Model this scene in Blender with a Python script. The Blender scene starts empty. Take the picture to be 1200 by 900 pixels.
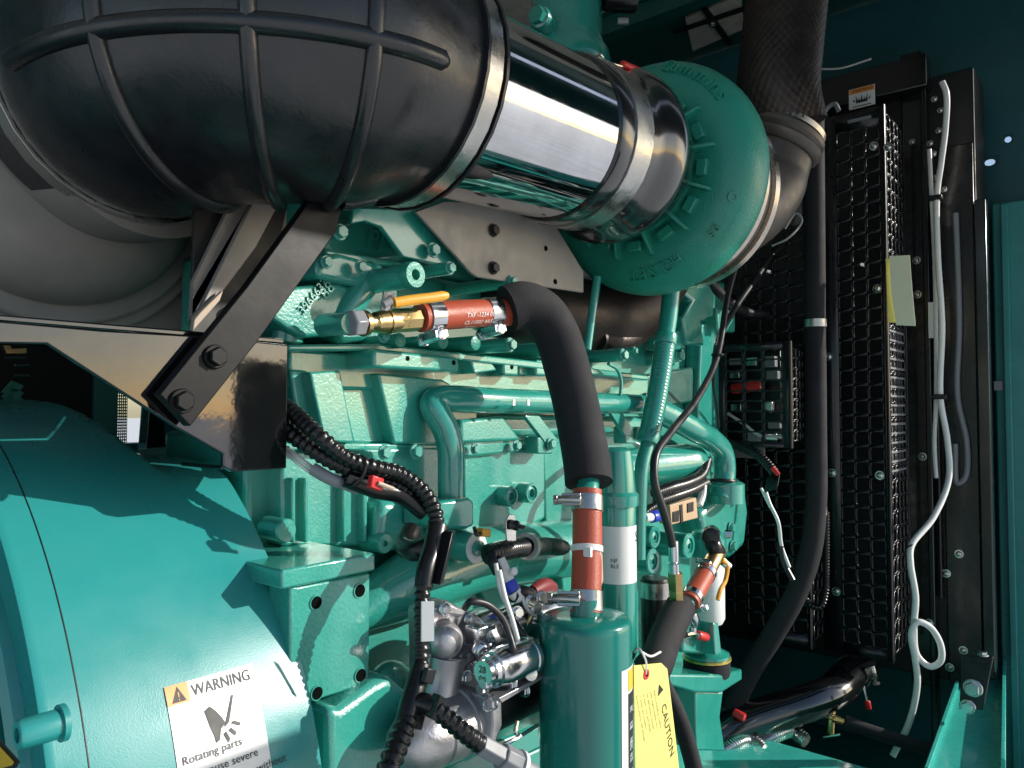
import bpy, bmesh, math, random
from mathutils import Vector, Matrix
random.seed(7)
PI = math.pi
SC = bpy.context.scene
COL = SC.collection
V = Vector

# ------------------------------------------------------------------ camera model
# world: x runs along the engine away from the viewer, y into the engine, z up
TH, PITCH, F = math.radians(40), math.radians(2), 900.0
FH = V((math.cos(TH), math.sin(TH), 0))
RIGHT = V((math.sin(TH), -math.cos(TH), 0))
FWD = FH * math.cos(PITCH) + V((0, 0, 1)) * math.sin(PITCH)
UP = V((0, 0, 1)) * math.cos(PITCH) - FH * math.sin(PITCH)

def ray(px, py): return FWD + RIGHT * ((px - 600) / F) + UP * ((450 - py) / F)
def Y(px, py, y): r = ray(px, py); return r * (y / r.y)       # point on an engine-side plane
def X(px, py, x): r = ray(px, py); return r * (x / r.x)       # point on a cross plane (radiator)
def Z(px, py, z): r = ray(px, py); return r * (z / r.z)       # point on a level plane
def dep(p): return V(p).dot(FWD)
def m_(rpx, p): return rpx * dep(p) / F                       # a length measured at a point

# ------------------------------------------------------------------ materials
def mat(name, base, rough=0.4, metal=0.0, coat=0.0, bump=0.0, bscale=200.0, var=0.12, vscale=9.0, rvar=0.08,
        aniso=0.0, spec=0.5, dust=0.0):
    m = bpy.data.materials.new(name); m.use_nodes = True
    nt = m.node_tree; N = nt.nodes; L = nt.links
    b = N['Principled BSDF']
    b.inputs['Metallic'].default_value = metal
    b.inputs['Coat Weight'].default_value = coat
    b.inputs['Coat Roughness'].default_value = 0.12; b.inputs['Coat IOR'].default_value = 1.7
    b.inputs['Specular IOR Level'].default_value = spec
    b.inputs['Anisotropic'].default_value = aniso
    tc = N.new('ShaderNodeTexCoord')
    n1 = N.new('ShaderNodeTexNoise'); n1.inputs['Scale'].default_value = vscale; n1.inputs['Detail'].default_value = 6
    n1.inputs['Roughness'].default_value = 0.65
    L.new(tc.outputs['Object'], n1.inputs['Vector'])
    r = N.new('ShaderNodeMapRange'); r.inputs['From Min'].default_value = .3; r.inputs['From Max'].default_value = .7
    r.inputs['To Min'].default_value = 1 - var; r.inputs['To Max'].default_value = 1 + var
    L.new(n1.outputs['Fac'], r.inputs['Value'])
    vm = N.new('ShaderNodeVectorMath'); vm.operation = 'SCALE'; vm.inputs[0].default_value = base[:3]
    L.new(r.outputs['Result'], vm.inputs['Scale']); 
    if dust:                                      # pale dust lying where the surface faces up, in patches
        ge = N.new('ShaderNodeNewGeometry'); sp = N.new('ShaderNodeSeparateXYZ'); L.new(ge.outputs['Normal'], sp.inputs[0])
        mr = N.new('ShaderNodeMapRange'); mr.inputs['From Min'].default_value = -.1; mr.inputs['From Max'].default_value = .9; mr.inputs['To Max'].default_value = dust
        L.new(sp.outputs['Z'], mr.inputs['Value'])
        nd = N.new('ShaderNodeTexNoise'); nd.inputs['Scale'].default_value = 26; nd.inputs['Detail'].default_value = 8; nd.inputs['Roughness'].default_value = .7
        L.new(tc.outputs['Object'], nd.inputs['Vector'])
        mu = N.new('ShaderNodeMath'); mu.operation = 'MULTIPLY'; L.new(mr.outputs['Result'], mu.inputs[0]); L.new(nd.outputs['Fac'], mu.inputs[1])
        mx = N.new('ShaderNodeMix'); mx.data_type = 'RGBA'; L.new(mu.outputs[0], mx.inputs['Factor']); L.new(vm.outputs['Vector'], mx.inputs[6]); mx.inputs[7].default_value = (.36, .34, .31, 1)
        L.new(mx.outputs[2], b.inputs['Base Color'])
    else: L.new(vm.outputs['Vector'], b.inputs['Base Color'])
    n2 = N.new('ShaderNodeTexNoise'); n2.inputs['Scale'].default_value = vscale * 4.3; n2.inputs['Detail'].default_value = 5
    L.new(tc.outputs['Object'], n2.inputs['Vector'])
    r2 = N.new('ShaderNodeMapRange'); r2.inputs['From Min'].default_value = .3; r2.inputs['From Max'].default_value = .7
    r2.inputs['To Min'].default_value = max(.02, rough - rvar); r2.inputs['To Max'].default_value = rough + rvar
    L.new(n2.outputs['Fac'], r2.inputs['Value']); L.new(r2.outputs['Result'], b.inputs['Roughness'])
    if bump:
        n3 = N.new('ShaderNodeTexNoise'); n3.inputs['Scale'].default_value = bscale; n3.inputs['Detail'].default_value = 3
        L.new(tc.outputs['Object'], n3.inputs['Vector'])
        bp = N.new('ShaderNodeBump'); bp.inputs['Strength'].default_value = bump; bp.inputs['Distance'].default_value = .002
        L.new(n3.outputs['Fac'], bp.inputs['Height']); L.new(bp.outputs['Normal'], b.inputs['Normal'])
    return m

M = {}
M['cast'] = mat('teal_cast_paint', (.028, .32, .255), .33, coat=.85, dust=.10, bump=.30, bscale=360, var=.16, spec=.6)
M['paint'] = mat('teal_smooth_paint', (.022, .285, .23), .24, coat=.8, bump=.12, bscale=120, var=.08, spec=.6)
M['drum'] = mat('teal_drum_paint', (.018, .265, .26), .30, coat=.35, bump=.05, bscale=900, var=.07, vscale=5, rvar=.10, dust=.05)
M['canister'] = mat('teal_canister_paint', (.010, .185, .155), .22, coat=.25, bump=.03, bscale=120, var=.06)
M['turbo'] = mat('teal_turbo_paint', (.020, .27, .20), .38, coat=.12, bump=.45, bscale=420, var=.12)
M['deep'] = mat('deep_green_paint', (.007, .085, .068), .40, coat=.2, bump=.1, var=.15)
M['wall'] = mat('enclosure_green_paint', (.015, .10, .115), .38, bump=.08, bscale=60, var=.15)
M['lowerwall'] = mat('enclosure_teal_post', (.03, .23, .225), .35, bump=.05, var=.12)
M['rail'] = mat('teal_frame_paint', (.045, .46, .39), .28, coat=.4, bump=.1, var=.08)
M['rubber'] = mat('black_rubber', (.010, .011, .014), .34, coat=.08, bump=.10, bscale=260, var=.3, vscale=14, rvar=.10, spec=.65, dust=.05)
M['foam'] = mat('dark_foam_sleeve', (.016, .016, .020), .80, bump=.22, bscale=900, var=.25, rvar=.06, spec=.3, dust=.10)
M['gloss'] = mat('gloss_black_paint', (.55, .55, .57), .05, metal=1.0, bump=.015, bscale=22, var=.15, rvar=.04, vscale=16, dust=.10)
M['blackpaint'] = mat('black_powder_coat', (.10, .10, .108), .06, metal=.95, bump=.05, bscale=55, var=.1, rvar=.03)
M['upright'] = mat('black_frame_paint', (.005, .005, .006), .22, coat=.2, bump=.05, bscale=120, var=.2, rvar=.06)
M['gloss2'] = mat('black_pipe_paint', (.006, .006, .007), .12, coat=1.0, bump=.05, bscale=60, var=.2)
M['hosegloss'] = mat('black_silicone', (.010, .010, .012), .20, coat=.9, bump=.04, bscale=120, var=.2)
M['strap'] = mat('black_bar_paint', (.004, .004, .005), .45, coat=.0, bump=.06, bscale=100, var=.2, vscale=8, rvar=.06, spec=.22)
M['guard'] = mat('black_guard_steel', (.006, .006, .008), .30, coat=.1, bump=.08, var=.2)
M['core'] = mat('radiator_black', (.006, .006, .007), .5, var=.3)
M['plastic'] = mat('black_plastic', (.006, .006, .007), .30, bump=.05, var=.2)
M['cable'] = mat('black_cable_jacket', (.016, .016, .02), .38, var=.2)
M['steel'] = mat('bright_steel', (.62, .62, .60), .22, 1.0, bump=.05, bscale=90, var=.1, rvar=.1)
M['brushed'] = mat('brushed_steel_band', (.50, .49, .47), .30, 1.0, bump=.10, bscale=160, var=.15, rvar=.12)
M['alu'] = mat('cast_aluminium', (.46, .45, .47), .38, .85, bump=.12, bscale=420, var=.12, rvar=.1)
M['zinc'] = mat('zinc_plate', (.66, .67, .70), .18, 1.0, bump=.04, bscale=60, var=.15, rvar=.1)
M['grey'] = mat('grey_sheet_steel', (.27, .25, .23), .48, .25, bump=.06, bscale=150, var=.12, vscale=12, rvar=.1)
M['filter'] = mat('grey_brown_housing', (.26, .245, .23), .52, .0, bump=.08, bscale=240, var=.12, vscale=10)
M['bronze'] = mat('warm_grey_elbow', (.105, .092, .085), .40, .35, bump=.12, bscale=300, var=.2, vscale=14)
M['band'] = mat('warm_steel_band', (.55, .48, .42), .28, 1.0, bump=.06, var=.2, vscale=20)  # steel with a slightly warm base colour
M['bellow'] = mat('brown_exhaust_steel', (.035, .026, .023), .42, .5, bump=.25, bscale=250, var=.3)
M['braid'] = mat('braided_steel', (.055, .045, .042), .36, .7, bump=.3, bscale=700, var=.4, vscale=40)
M['tan'] = mat('tan_panel', (.46, .36, .28), .55, var=.08)
M['foamboard'] = mat('acoustic_foam', (.60, .57, .50), .9, bump=.8, bscale=500, var=.15, vscale=40)
M['brass'] = mat('brass', (.58, .43, .20), .30, 1.0, bump=.04, var=.12)
M['yellow'] = mat('yellow_handle', (.72, .34, .03), .40, var=.08)
M['yellowcap'] = mat('yellow_zinc', (.60, .45, .12), .33, .7, var=.15)
M['red'] = mat('red_silicone_hose', (.40, .070, .034), .45, bump=.2, bscale=600, var=.12)
M['redboot'] = mat('dull_red_rubber', (.20, .02, .025), .5)
M['redcap'] = mat('red_plastic', (.60, .03, .03), .3, var=.08)
M['white'] = mat('white_plastic', (.74, .74, .73), .35, var=.04)
M['label'] = mat('white_label', (.80, .80, .79), .35, coat=.3, var=.03)
M['tag'] = mat('yellow_card_tag', (.82, .74, .20), .55, var=.05)
M['tag2'] = mat('sun_paled_card', (.86, .83, .62), .6, var=.05)  # card yellow made paler, sunlight put into the colour
M['ink'] = mat('black_ink', (.015, .015, .015), .5, var=.02)
M['greyink'] = mat('grey_ink', (.16, .16, .14), .6, var=.05)
M['orange'] = mat('orange_label', (.85, .30, .06), .4, var=.04)
M['signyellow'] = mat('yellow_label', (.85, .52, .03), .4, var=.04)
M['blue'] = mat('blue_tape', (.02, .05, .50), .35, var=.08)
M['greyplastic'] = mat('grey_plastic', (.22, .23, .25), .4, var=.08)
M['orangeterm'] = mat('beige_connector', (.55, .38, .24), .45, var=.1)
M['clear'] = mat('milky_tube', (.78, .78, .76), .30, var=.06)
M['concrete'] = mat('pale_concrete', (.80, .79, .77), .85, bump=.3, bscale=60, var=.12, vscale=2)
M['grate'] = mat('teal_perforated', (.03, .20, .15), .5, var=.1)
M['hole'] = mat('bore_shade', (.003, .004, .004), .9, var=.05, spec=.05)  # for flat discs drawn as holes; their inner shade is this colour
M['hedge'] = mat('hedge_leaves', (.03, .045, .02), .8, bump=1.0, bscale=8, var=.4, vscale=3)
M['soil'] = mat('skid_green', (.010, .12, .10), .42, bump=.1, var=.2)

# ------------------------------------------------------------------ mesh builder
def basis(axis):
    a = V(axis).normalized()
    t = V((0, 0, 1)) if abs(a.z) < .9 else V((1, 0, 0))
    u = t.cross(a).normalized(); w = a.cross(u).normalized()
    return u, w, a

def catmull(pts, n):
    P = [V(p) for p in pts]
    if len(P) < 3: return P
    P = [P[0] * 2 - P[1]] + P + [P[-1] * 2 - P[-2]]
    out = []
    for i in range(1, len(P) - 2):
        p0, p1, p2, p3 = P[i - 1], P[i], P[i + 1], P[i + 2]
        # centripetal form keeps bends free of overshoot
        def tj(ti, a, b): return ti + max(1e-6, (b - a).length) ** .5
        t0 = 0; t1 = tj(t0, p0, p1); t2 = tj(t1, p1, p2); t3 = tj(t2, p2, p3)
        for k in range(n):
            t = t1 + (t2 - t1) * k / n
            A1 = p0 * ((t1 - t) / (t1 - t0)) + p1 * ((t - t0) / (t1 - t0))
            A2 = p1 * ((t2 - t) / (t2 - t1)) + p2 * ((t - t1) / (t2 - t1))
            A3 = p2 * ((t3 - t) / (t3 - t2)) + p3 * ((t - t2) / (t3 - t2))
            B1 = A1 * ((t2 - t) / (t2 - t0)) + A2 * ((t - t0) / (t2 - t0))
            B2 = A2 * ((t3 - t) / (t3 - t1)) + A3 * ((t - t1) / (t3 - t1))
            out.append(B1 * ((t2 - t) / (t2 - t1)) + B2 * ((t - t1) / (t2 - t1)))
    out.append(P[-2])
    return out

def resample(pts, step):
    out = [pts[0]]; acc = 0.0
    for a, b in zip(pts, pts[1:]):
        d = (b - a).length
        if d < 1e-9: continue
        s = step - acc
        while s <= d:
            out.append(a.lerp(b, s / d)); s += step
        acc = d - (s - step)
    if (out[-1] - pts[-1]).length > step * .3: out.append(pts[-1])
    else: out[-1] = pts[-1]
    return out

class MB:
    def __init__(s): s.v = []; s.f = []
    def add(s, vs, fs):
        o = len(s.v); s.v += [V(p) for p in vs]; s.f += [tuple(i + o for i in f) for f in fs]; return s
    def prism(s, poly, ext):
        n = len(poly); ext = V(ext)
        vs = [V(p) for p in poly] + [V(p) + ext for p in poly]
        fs = [tuple(range(n)), tuple(range(2 * n - 1, n - 1, -1))]
        fs += [(i, (i + 1) % n, n + (i + 1) % n, n + i) for i in range(n)]
        return s.add(vs, fs)
    def box(s, lo, hi):
        x0, y0, z0 = lo; x1, y1, z1 = hi
        return s.prism([(x0, y0, z0), (x1, y0, z0), (x1, y1, z0), (x0, y1, z0)], (0, 0, z1 - z0))
    def obox(s, c, u, v, w):                     # centre and three half axes
        c, u, v, w = V(c), V(u), V(v), V(w)
        return s.prism([c - u - v - w, c + u - v - w, c + u + v - w, c - u + v - w], w * 2)
    def rings(s, R, closed=False, caps=True):
        n = len(R[0]); vs = [p for r in R for p in r]; fs = []
        k = len(R)
        for i in range(k if closed else k - 1):
            a, b = i * n, ((i + 1) % k) * n
            fs += [(a + j, a + (j + 1) % n, b + (j + 1) % n, b + j) for j in range(n)]
        if caps and not closed: fs += [tuple(range(n - 1, -1, -1)), tuple(range((k - 1) * n, k * n))]
        return s.add(vs, fs)
    def lathe(s, o, axis, prof, seg=32, closed=False, caps=True):   # prof: (radius, height along axis)
        u, w, a = basis(axis); o = V(o)
        return s.rings([[o + a * h + (u * math.cos(2 * PI * j / seg) + w * math.sin(2 * PI * j / seg)) * max(r, 1e-5)
                         for j in range(seg)] for r, h in prof], closed, caps)
    def cyl(s, p0, p1, r0, r1=None, seg=24, bev=0.0):
        p0, p1 = V(p0), V(p1); r1 = r0 if r1 is None else r1; L = (p1 - p0).length
        if bev: pr = [(r0 - bev, 0), (r0 - bev * .3, bev * .3), (r0, bev), (r1, L - bev), (r1 - bev * .3, L - bev * .3), (r1 - bev, L)]
        else: pr = [(r0, 0), (r1, L)]
        return s.lathe(p0, p1 - p0, pr, seg)
    def pipe(s, p0, p1, r, ri, seg=32):          # hollow tube piece
        L = (V(p1) - V(p0)).length
        return s.lathe(p0, V(p1) - V(p0), [(ri, 0), (r, 0), (r, L), (ri, L)], seg, closed=True)
    def torus(s, c, axis, R, r, seg=40, sub=12):
        return s.lathe(c, axis, [(R + r * math.cos(2 * PI * k / sub), r * math.sin(2 * PI * k / sub)) for k in range(sub)], seg, closed=True)
    def tube(s, pts, r, seg=16, n=10, caps=True, rib=None, flat=1.0, step=None, straight=False):
        P = [V(p) for p in pts] if straight else catmull(pts, n)
        if rib:                                   # corrugation: (pitch, depth)
            P = resample(P, rib[0] / 4)
        elif step: P = resample(P, step)
        k = len(P); rads = []
        S = [0.0]
        for a, b in zip(P, P[1:]): S.append(S[-1] + (b - a).length)
        for i in range(k):
            f = S[i] / S[-1]
            rr = r(f) if callable(r) else r
            if rib: rr += rib[1] * (0, .5, .5, 0)[i % 4] * 2 - rib[1]
            rads.append(rr)
        t0 = (P[1] - P[0]).normalized(); u, w, _ = basis(t0)
        R = []
        for i in range(k):
            t = (P[min(i + 1, k - 1)] - P[max(i - 1, 0)]).normalized()
            u = (u - t * u.dot(t)).normalized(); w = t.cross(u)
            R.append([P[i] + (u * math.cos(2 * PI * j / seg) * flat + w * math.sin(2 * PI * j / seg)) * rads[i] for j in range(seg)])
        return s.rings(R, caps=caps)
    def perf(s, o, u, v, nu, nv, hole=.72, cr=.22):     # sheet with rounded openings; u, v = cell vectors
        o, u, v = V(o), V(u), V(v); h = hole / 2; c = h * cr * 2
        cs = [(h, h), (-h, h), (-h, -h), (h, -h)]
        for i in range(nu):
            for j in range(nv):
                q = o + u * (i + .5) + v * (j + .5)
                out = [q + u * a + v * b for a, b in ((.5, .5), (-.5, .5), (-.5, -.5), (.5, -.5))]
                inn = []
                for k, (a, b) in enumerate(cs):
                    sa, sb = (1 if a > 0 else -1), (1 if b > 0 else -1)
                    pts = [(a, b - sb * c), (a - sa * c * .3, b - sb * c * .3), (a - sa * c, b)]
                    if k in (1, 3): pts = pts[::-1]
                    inn += [q + u * x + v * y for x, y in pts]
                fs = []
                for k in range(4):
                    b0 = 4 + k * 3; nb = 4 + ((k + 1) % 4) * 3
                    fs += [(k, b0, b0 + 1), (k, b0 + 1, b0 + 2), (k, b0 + 2, nb, (k + 1) % 4)]
                s.add(out + inn, fs)
        return s
    def build(s, name, m, parent=None, bevel=0.0, sharp=35, solid=0.0, seg=2, origin=None, weld=False):
        W = parent['_w'] if parent is not None else None
        if W is None:
            xs = [p.x for p in s.v]; ys = [p.y for p in s.v]; zs = [p.z for p in s.v]
            W = V(((min(xs) + max(xs)) / 2, (min(ys) + max(ys)) / 2, min(zs))) if origin is None else V(origin)
        else: W = V(W)
        me = bpy.data.meshes.new(name)
        bm = bmesh.new()
        bv = [bm.verts.new(p - W) for p in s.v]
        for f in s.f:
            try: bm.faces.new([bv[i] for i in f])
            except ValueError: pass
        if weld: bmesh.ops.remove_doubles(bm, verts=bm.verts, dist=1e-5)
        bmesh.ops.recalc_face_normals(bm, faces=bm.faces)
        for f in bm.faces: f.smooth = True
        bm.to_mesh(me); bm.free()
        me.set_sharp_from_angle(angle=math.radians(sharp))
        me.materials.append(M[m] if isinstance(m, str) else m)
        o = bpy.data.objects.new(name, me); COL.objects.link(o)
        if parent is not None: o.parent = parent
        else: o.location = W
        o['_w'] = tuple(W)
        if solid:
            md = o.modifiers.new('sheet', 'SOLIDIFY'); md.thickness = solid; md.offset = 0
        if bevel:
            md = o.modifiers.new('edge', 'BEVEL'); md.width = bevel; md.segments = seg; md.limit_method = 'ANGLE'
            md.angle_limit = math.radians(40); md.harden_normals = False
        return o

def nest(root, names, hosts):
    """hang small parts under the part they sit on"""
    def box(o):
        c = [o.matrix_local @ V(q) for q in o.bound_box]
        return V((min(p.x for p in c), min(p.y for p in c), min(p.z for p in c))), V((max(p.x for p in c), max(p.y for p in c), max(p.z for p in c)))
    kind = lambda o: o.name.split('.')[0]
    ch = list(root.children); H = [(h, box(h)) for h in ch if kind(h) in hosts]
    for o in ch:
        if kind(o) in names and H:
            lo, hi = box(o); c = (lo + hi) / 2
            def dist(e):
                a, z = e[1]; return V((max(a.x - c.x, 0, c.x - z.x), max(a.y - c.y, 0, c.y - z.y), max(a.z - c.z, 0, c.z - z.z))).length
            h = min(H, key=dist)[0]
            o.parent = h
def tag(o, label, cat, group=None):
    o['label'] = label; o['category'] = cat
    if group: o['group'] = group
    return o
def thing(name, label, cat, loc, group=None):
    o = bpy.data.objects.new(name, None); COL.objects.link(o); o.empty_display_size = .02
    o.location = V(loc); o['_w'] = tuple(V(loc))
    return tag(o, label, cat, group)
def struct(o): o['kind'] = 'structure'; return o

# ------------------------------------------------------------------ small repeated parts
def _hex():
    b = MB()
    b.lathe((0, 0, 0), (0, 0, 1), [(1.42, 0), (1.42, .16), (1.3, .28), (0, .28)], 24)
    b.lathe((0, 0, .28), (0, 0, 1), [(1.12, 0), (1.12, .66), (.98, .80), (0, .80)], 6)
    return b
def _button():
    b = MB(); b.lathe((0, 0, 0), (0, 0, 1), [(1.5, 0), (1.5, .12), (1.05, .14), (1.0, .4), (.8, .62), (.45, .72), (.4, .45), (0, .45)], 20)
    return b
_meshes = {}
def part_copy(name, key, mk, m, parent, c, axis, r):
    if (key, m) not in _meshes:
        o = mk().build(name, m, None, origin=(0, 0, 0))
        _meshes[(key, m)] = o.data; bpy.data.objects.remove(o)
    o = bpy.data.objects.new(name, _meshes[(key, m)]); COL.objects.link(o)
    o.parent = parent
    u, w, a = basis(axis)
    R = Matrix((u, w, a)).transposed().to_4x4()
    o.matrix_local = Matrix.Translation(V(c) - V(parent['_w'])) @ R @ Matrix.Scale(r, 4)
    o['_w'] = tuple(V(c))
    return o
NY = V((0, -1, 0)); NX = V((-1, 0, 0))
def bolt(parent, c, r, axis=NY, m='cast'): return part_copy('bolt', 'hex', _hex, m, parent, c, axis, r)
def screw(parent, c, r, axis=NX, m='steel'): return part_copy('screw', 'btn', _button, m, parent, c, axis, r)

# ------------------------------------------------------------------ lettering
def glyphs(body, size=1.0):
    cu = bpy.data.curves.new('t', 'FONT'); cu.body = body; cu.size = size; cu.extrude = 0; cu.resolution_u = 2
    o = bpy.data.objects.new('t', cu); COL.objects.link(o)
    bpy.context.view_layer.update()
    me = bpy.data.meshes.new_from_object(o.evaluated_get(bpy.context.evaluated_depsgraph_get()))
    vs = [v.co.copy() for v in me.vertices]; fs = [tuple(p.vertices) for p in me.polygons]
    bpy.data.objects.remove(o); bpy.data.curves.remove(cu); bpy.data.meshes.remove(me)
    return vs, fs
def write(mb, body, size, fn, lift=0.0):
    """lettering: fn(u, v, h) maps flat text coordinates onto a surface"""
    vs, fs = glyphs(body, size)
    if lift <= 0: mb.add([fn(p.x, p.y, 0) for p in vs], fs); return mb
    n = len(vs)
    from collections import Counter
    ec = Counter()
    for f in fs:
        for i in range(len(f)): ec[frozenset((f[i], f[(i + 1) % len(f)]))] += 1
    side = []
    for f in fs:
        for i in range(len(f)):
            a, b = f[i], f[(i + 1) % len(f)]
            if ec[frozenset((a, b))] == 1: side.append((a, b, b + n, a + n))
    mb.add([fn(p.x, p.y, 0) for p in vs] + [fn(p.x, p.y, lift) for p in vs], [tuple(i + n for i in f) for f in fs] + side)
    return mb
def flat(o, u, v, nrm, off=.0004):
    o, u, v, nrm = V(o), V(u).normalized(), V(v).normalized(), V(nrm).normalized()
    return lambda a, b, h: o + u * a + v * b + nrm * (off + h)

def worm_clamp(parent, c, axis, r, w, screw_dir=None, m='brushed', name='clamp', shift=0.0, big=1.0):
    """hose band with its screw housing, one part"""
    b = MB(); a = V(axis).normalized(); c = V(c)
    b.pipe(c - a * w / 2, c + a * w / 2, r + .0012, r - .002)
    band = b.build(name, m, parent, bevel=.0004); b = MB()
    if screw_dir is not None:
        d = V(screw_dir); d = (d - a * d.dot(a)).normalized(); t = a.cross(d)
        q = c + d * (r + .004) + t * shift; w = w * big
        b.obox(q, t * w * .7, a * w * .45, d * .0035)
        b.cyl(q - t * w * .75 + d * .001, q + t * w * 1.0 + d * .001, w * .34, seg=12, bev=.0006)
        b.cyl(q + t * w * 1.0 + d * .001, q + t * w * 1.3 + d * .001, w * .42, seg=6)
        b.build('clamp_screw', m, band, bevel=.0004)
    return band
# ================================================================== the setting
struct(MB().box((-150, -150, -1.45), (150, 150, -1.40)).build('ground', 'concrete'))
struct(MB().box((-1.7, -.02, -.84), (2.3, 1.78, -.78)).build('enclosure_floor', 'soil'))
b = MB(); b.box((-1.7, .25, 1.0), (1.60, 1.78, 1.05))
struct(b.build('ceiling', 'foamboard'))
b = MB(); b.box((-1.7, -.05, 1.002), (2.3, .248, 1.05))
struct(b.build('unseen_roof_strip', 'deep'))  # unseen roof strip, kept dark and its edge set to shape the light
b = MB(); b.box((1.603, .25, 1.0), (2.3, 1.78, 1.06)); b.box((1.62, .26, .955), (1.66, 1.70, .998))
struct(b.build('ceiling_beam', 'deep'))
# far side wall with a louvred opening low on the left
yw = 1.72
pa, pb = Y(136, 520, yw), Y(178, 460, yw)
b = MB()
b.box((-1.7, yw, -.78), (pa.x, yw + .05, .997)); b.box((pb.x, yw, -.78), (2.3, yw + .05, .997))
b.box((pa.x, yw, pb.z), (pb.x, yw + .05, .997)); b.box((pa.x, yw, -.78), (pb.x, yw + .05, pa.z))
struct(b.build('enclosure_wall', 'wall'))
wx = 1.98
h1, h2 = X(1159, 190, wx), X(1181, 163, wx)
b = MB()
def wbox(y0, y1, z0, z1): b.box((wx, y0, z0), (wx + .012, y1, z1))
a0, a1, c0, c1 = h1.y - .019, h1.y + .017, h2.y - .010, h2.y + .010       # two small gaps where daylight leaks in
wbox(a1, 1.715, -.78, .998); wbox(a0, a1, -.78, h1.z - .012); wbox(a0, a1, h1.z + .012, .998)
wbox(c1, a0, -.78, .998); wbox(c0, c1, -.78, h2.z - .010); wbox(c0, c1, h2.z + .010, .998); wbox(.06, c0, -.78, .998)
b.perf((wx + .004, a0 - .001, h1.z - .013), (0, a1 - a0 + .002, 0), (0, 0, .026), 1, 1, .55, .45)
b.perf((wx + .004, c0 - .001, h2.z - .011), (0, c1 - c0 + .002, 0), (0, 0, .022), 1, 1, .6, .45)
struct(b.build('end_wall', 'wall'))
struct(MB().box((.42, -.165, .50), (1.88, -.13, .998)).build('upper_light_blocker', 'wall', bevel=.003))  # added unseen panel that keeps the low sun off the upper parts
# added unseen panel: shades part of the drum and darkens the bracket's reflection
struct(MB().box((.71, -.165, -.78), (.865, -.125, .09)).build('lower_light_blocker', 'wall', bevel=.003))
# door post on the right
t = thing('door_post', 'dark teal upright door post at the far right edge', 'door post', (1.93, .1, -.78))
p0, p1 = X(1167, 481, 1.92), X(1290, 481, 1.92)
b = MB(); b.box((1.92, p1.y, -.78), (1.978, p0.y, X(1180, 236, 1.92).z)); b.build('post', 'lowerwall', t, bevel=.004)
q = X(1177, 481, 1.90)
b = MB(); b.box((1.905, q.y - .013, -.76), (1.9195, q.y, X(1180, 240, 1.92).z)); b.build('trim', 'lowerwall', t, bevel=.002)
b = MB(); c = X(1170, 452, 1.913); b.obox(c, (.004, 0, 0), (0, .008, 0), (0, 0, .010)); b.build('plate', 'greyplastic', t, bevel=.001)
# pale panel window high on the end wall, crossed by black bars
t = thing('wall_vent', 'pale four-pane vent with black cross bars below the ceiling', 'vent', X(835, 50, 1.96))
b = MB(); b.prism([Z(px, py, .992) for px, py in ((803, 22), (868, -6), (872, 34), (812, 60))], (0, 0, .006)); b.build('panel', 'foamboard', t)
for a0, a1 in ((Z(790, 38, .986), Z(885, 6, .986)), (Z(812, -8, .984), Z(856, 52, .984))):
    b = MB(); d = (a1 - a0).normalized(); n = d.cross(V((0, 0, 1))); b.obox((a0 + a1) / 2, d * (a1 - a0).length / 2, n * .007, V((0, 0, .003))); b.build('bar', 'core', t)
bolt(t, Z(835, 28, .982), .007, V((0, 0, -1)), 'steel')

# ================================================================== radiator side
XR = 1.80
t = thing('radiator', 'tall black radiator with bolted upright frame at the right', 'radiator', (XR, .6, -.70))
def yx(px, x): return X(px, 481, x).y
def zx(py, px, x): return X(px, py, x).z
b = MB(); b.box((XR, yx(1149, XR), zx(795, 1100, XR)), (XR + .12, 1.25, zx(88, 1100, XR))); b.build('core', 'core', t, bevel=.003)
def upright(pa, pb, x, d, top, bot, m='blackpaint'):
    b = MB(); b.box((x - d, yx(pb, x), zx(bot, (pa + pb) / 2, x)), (x - .0005, yx(pa, x), zx(top, (pa + pb) / 2, x)))
    return b.build('upright', 'upright' if m == 'blackpaint' else m, t, bevel=.0025)
upright(1064, 1088, XR, .012, 62, 800); upright(1089, 1096, XR, .035, 92, 865); upright(1099, 1103, XR, .022, 200, 700, 'guard')
upright(1106, 1147, XR, .008, 170, 800, 'guard'); upright(1149, 1163, XR, .03, 236, 790)
for px, py in ((1069, 166), (1095, 116), (1102, 129), (1100, 153), (1090, 168), (1094, 180), (1106, 222), (1097, 208), (1074, 305), (1075, 345), (1081, 535), (1124, 649), (1109, 672), (1089, 730), (1113, 782), (1129, 762), (1096, 235)):
    screw(t, X(px, py, XR - (.012 if px < 1089 else .036 if px < 1098 else .009)), .0042 if py < 260 else .0056)
# crossbar behind the guards
b = MB(); b.box((XR - .05, .35, zx(128, 1010, XR)), (XR - .002, 1.2, zx(92, 1010, XR))); b.build('crossbar', 'upright', t, bevel=.003)

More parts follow.
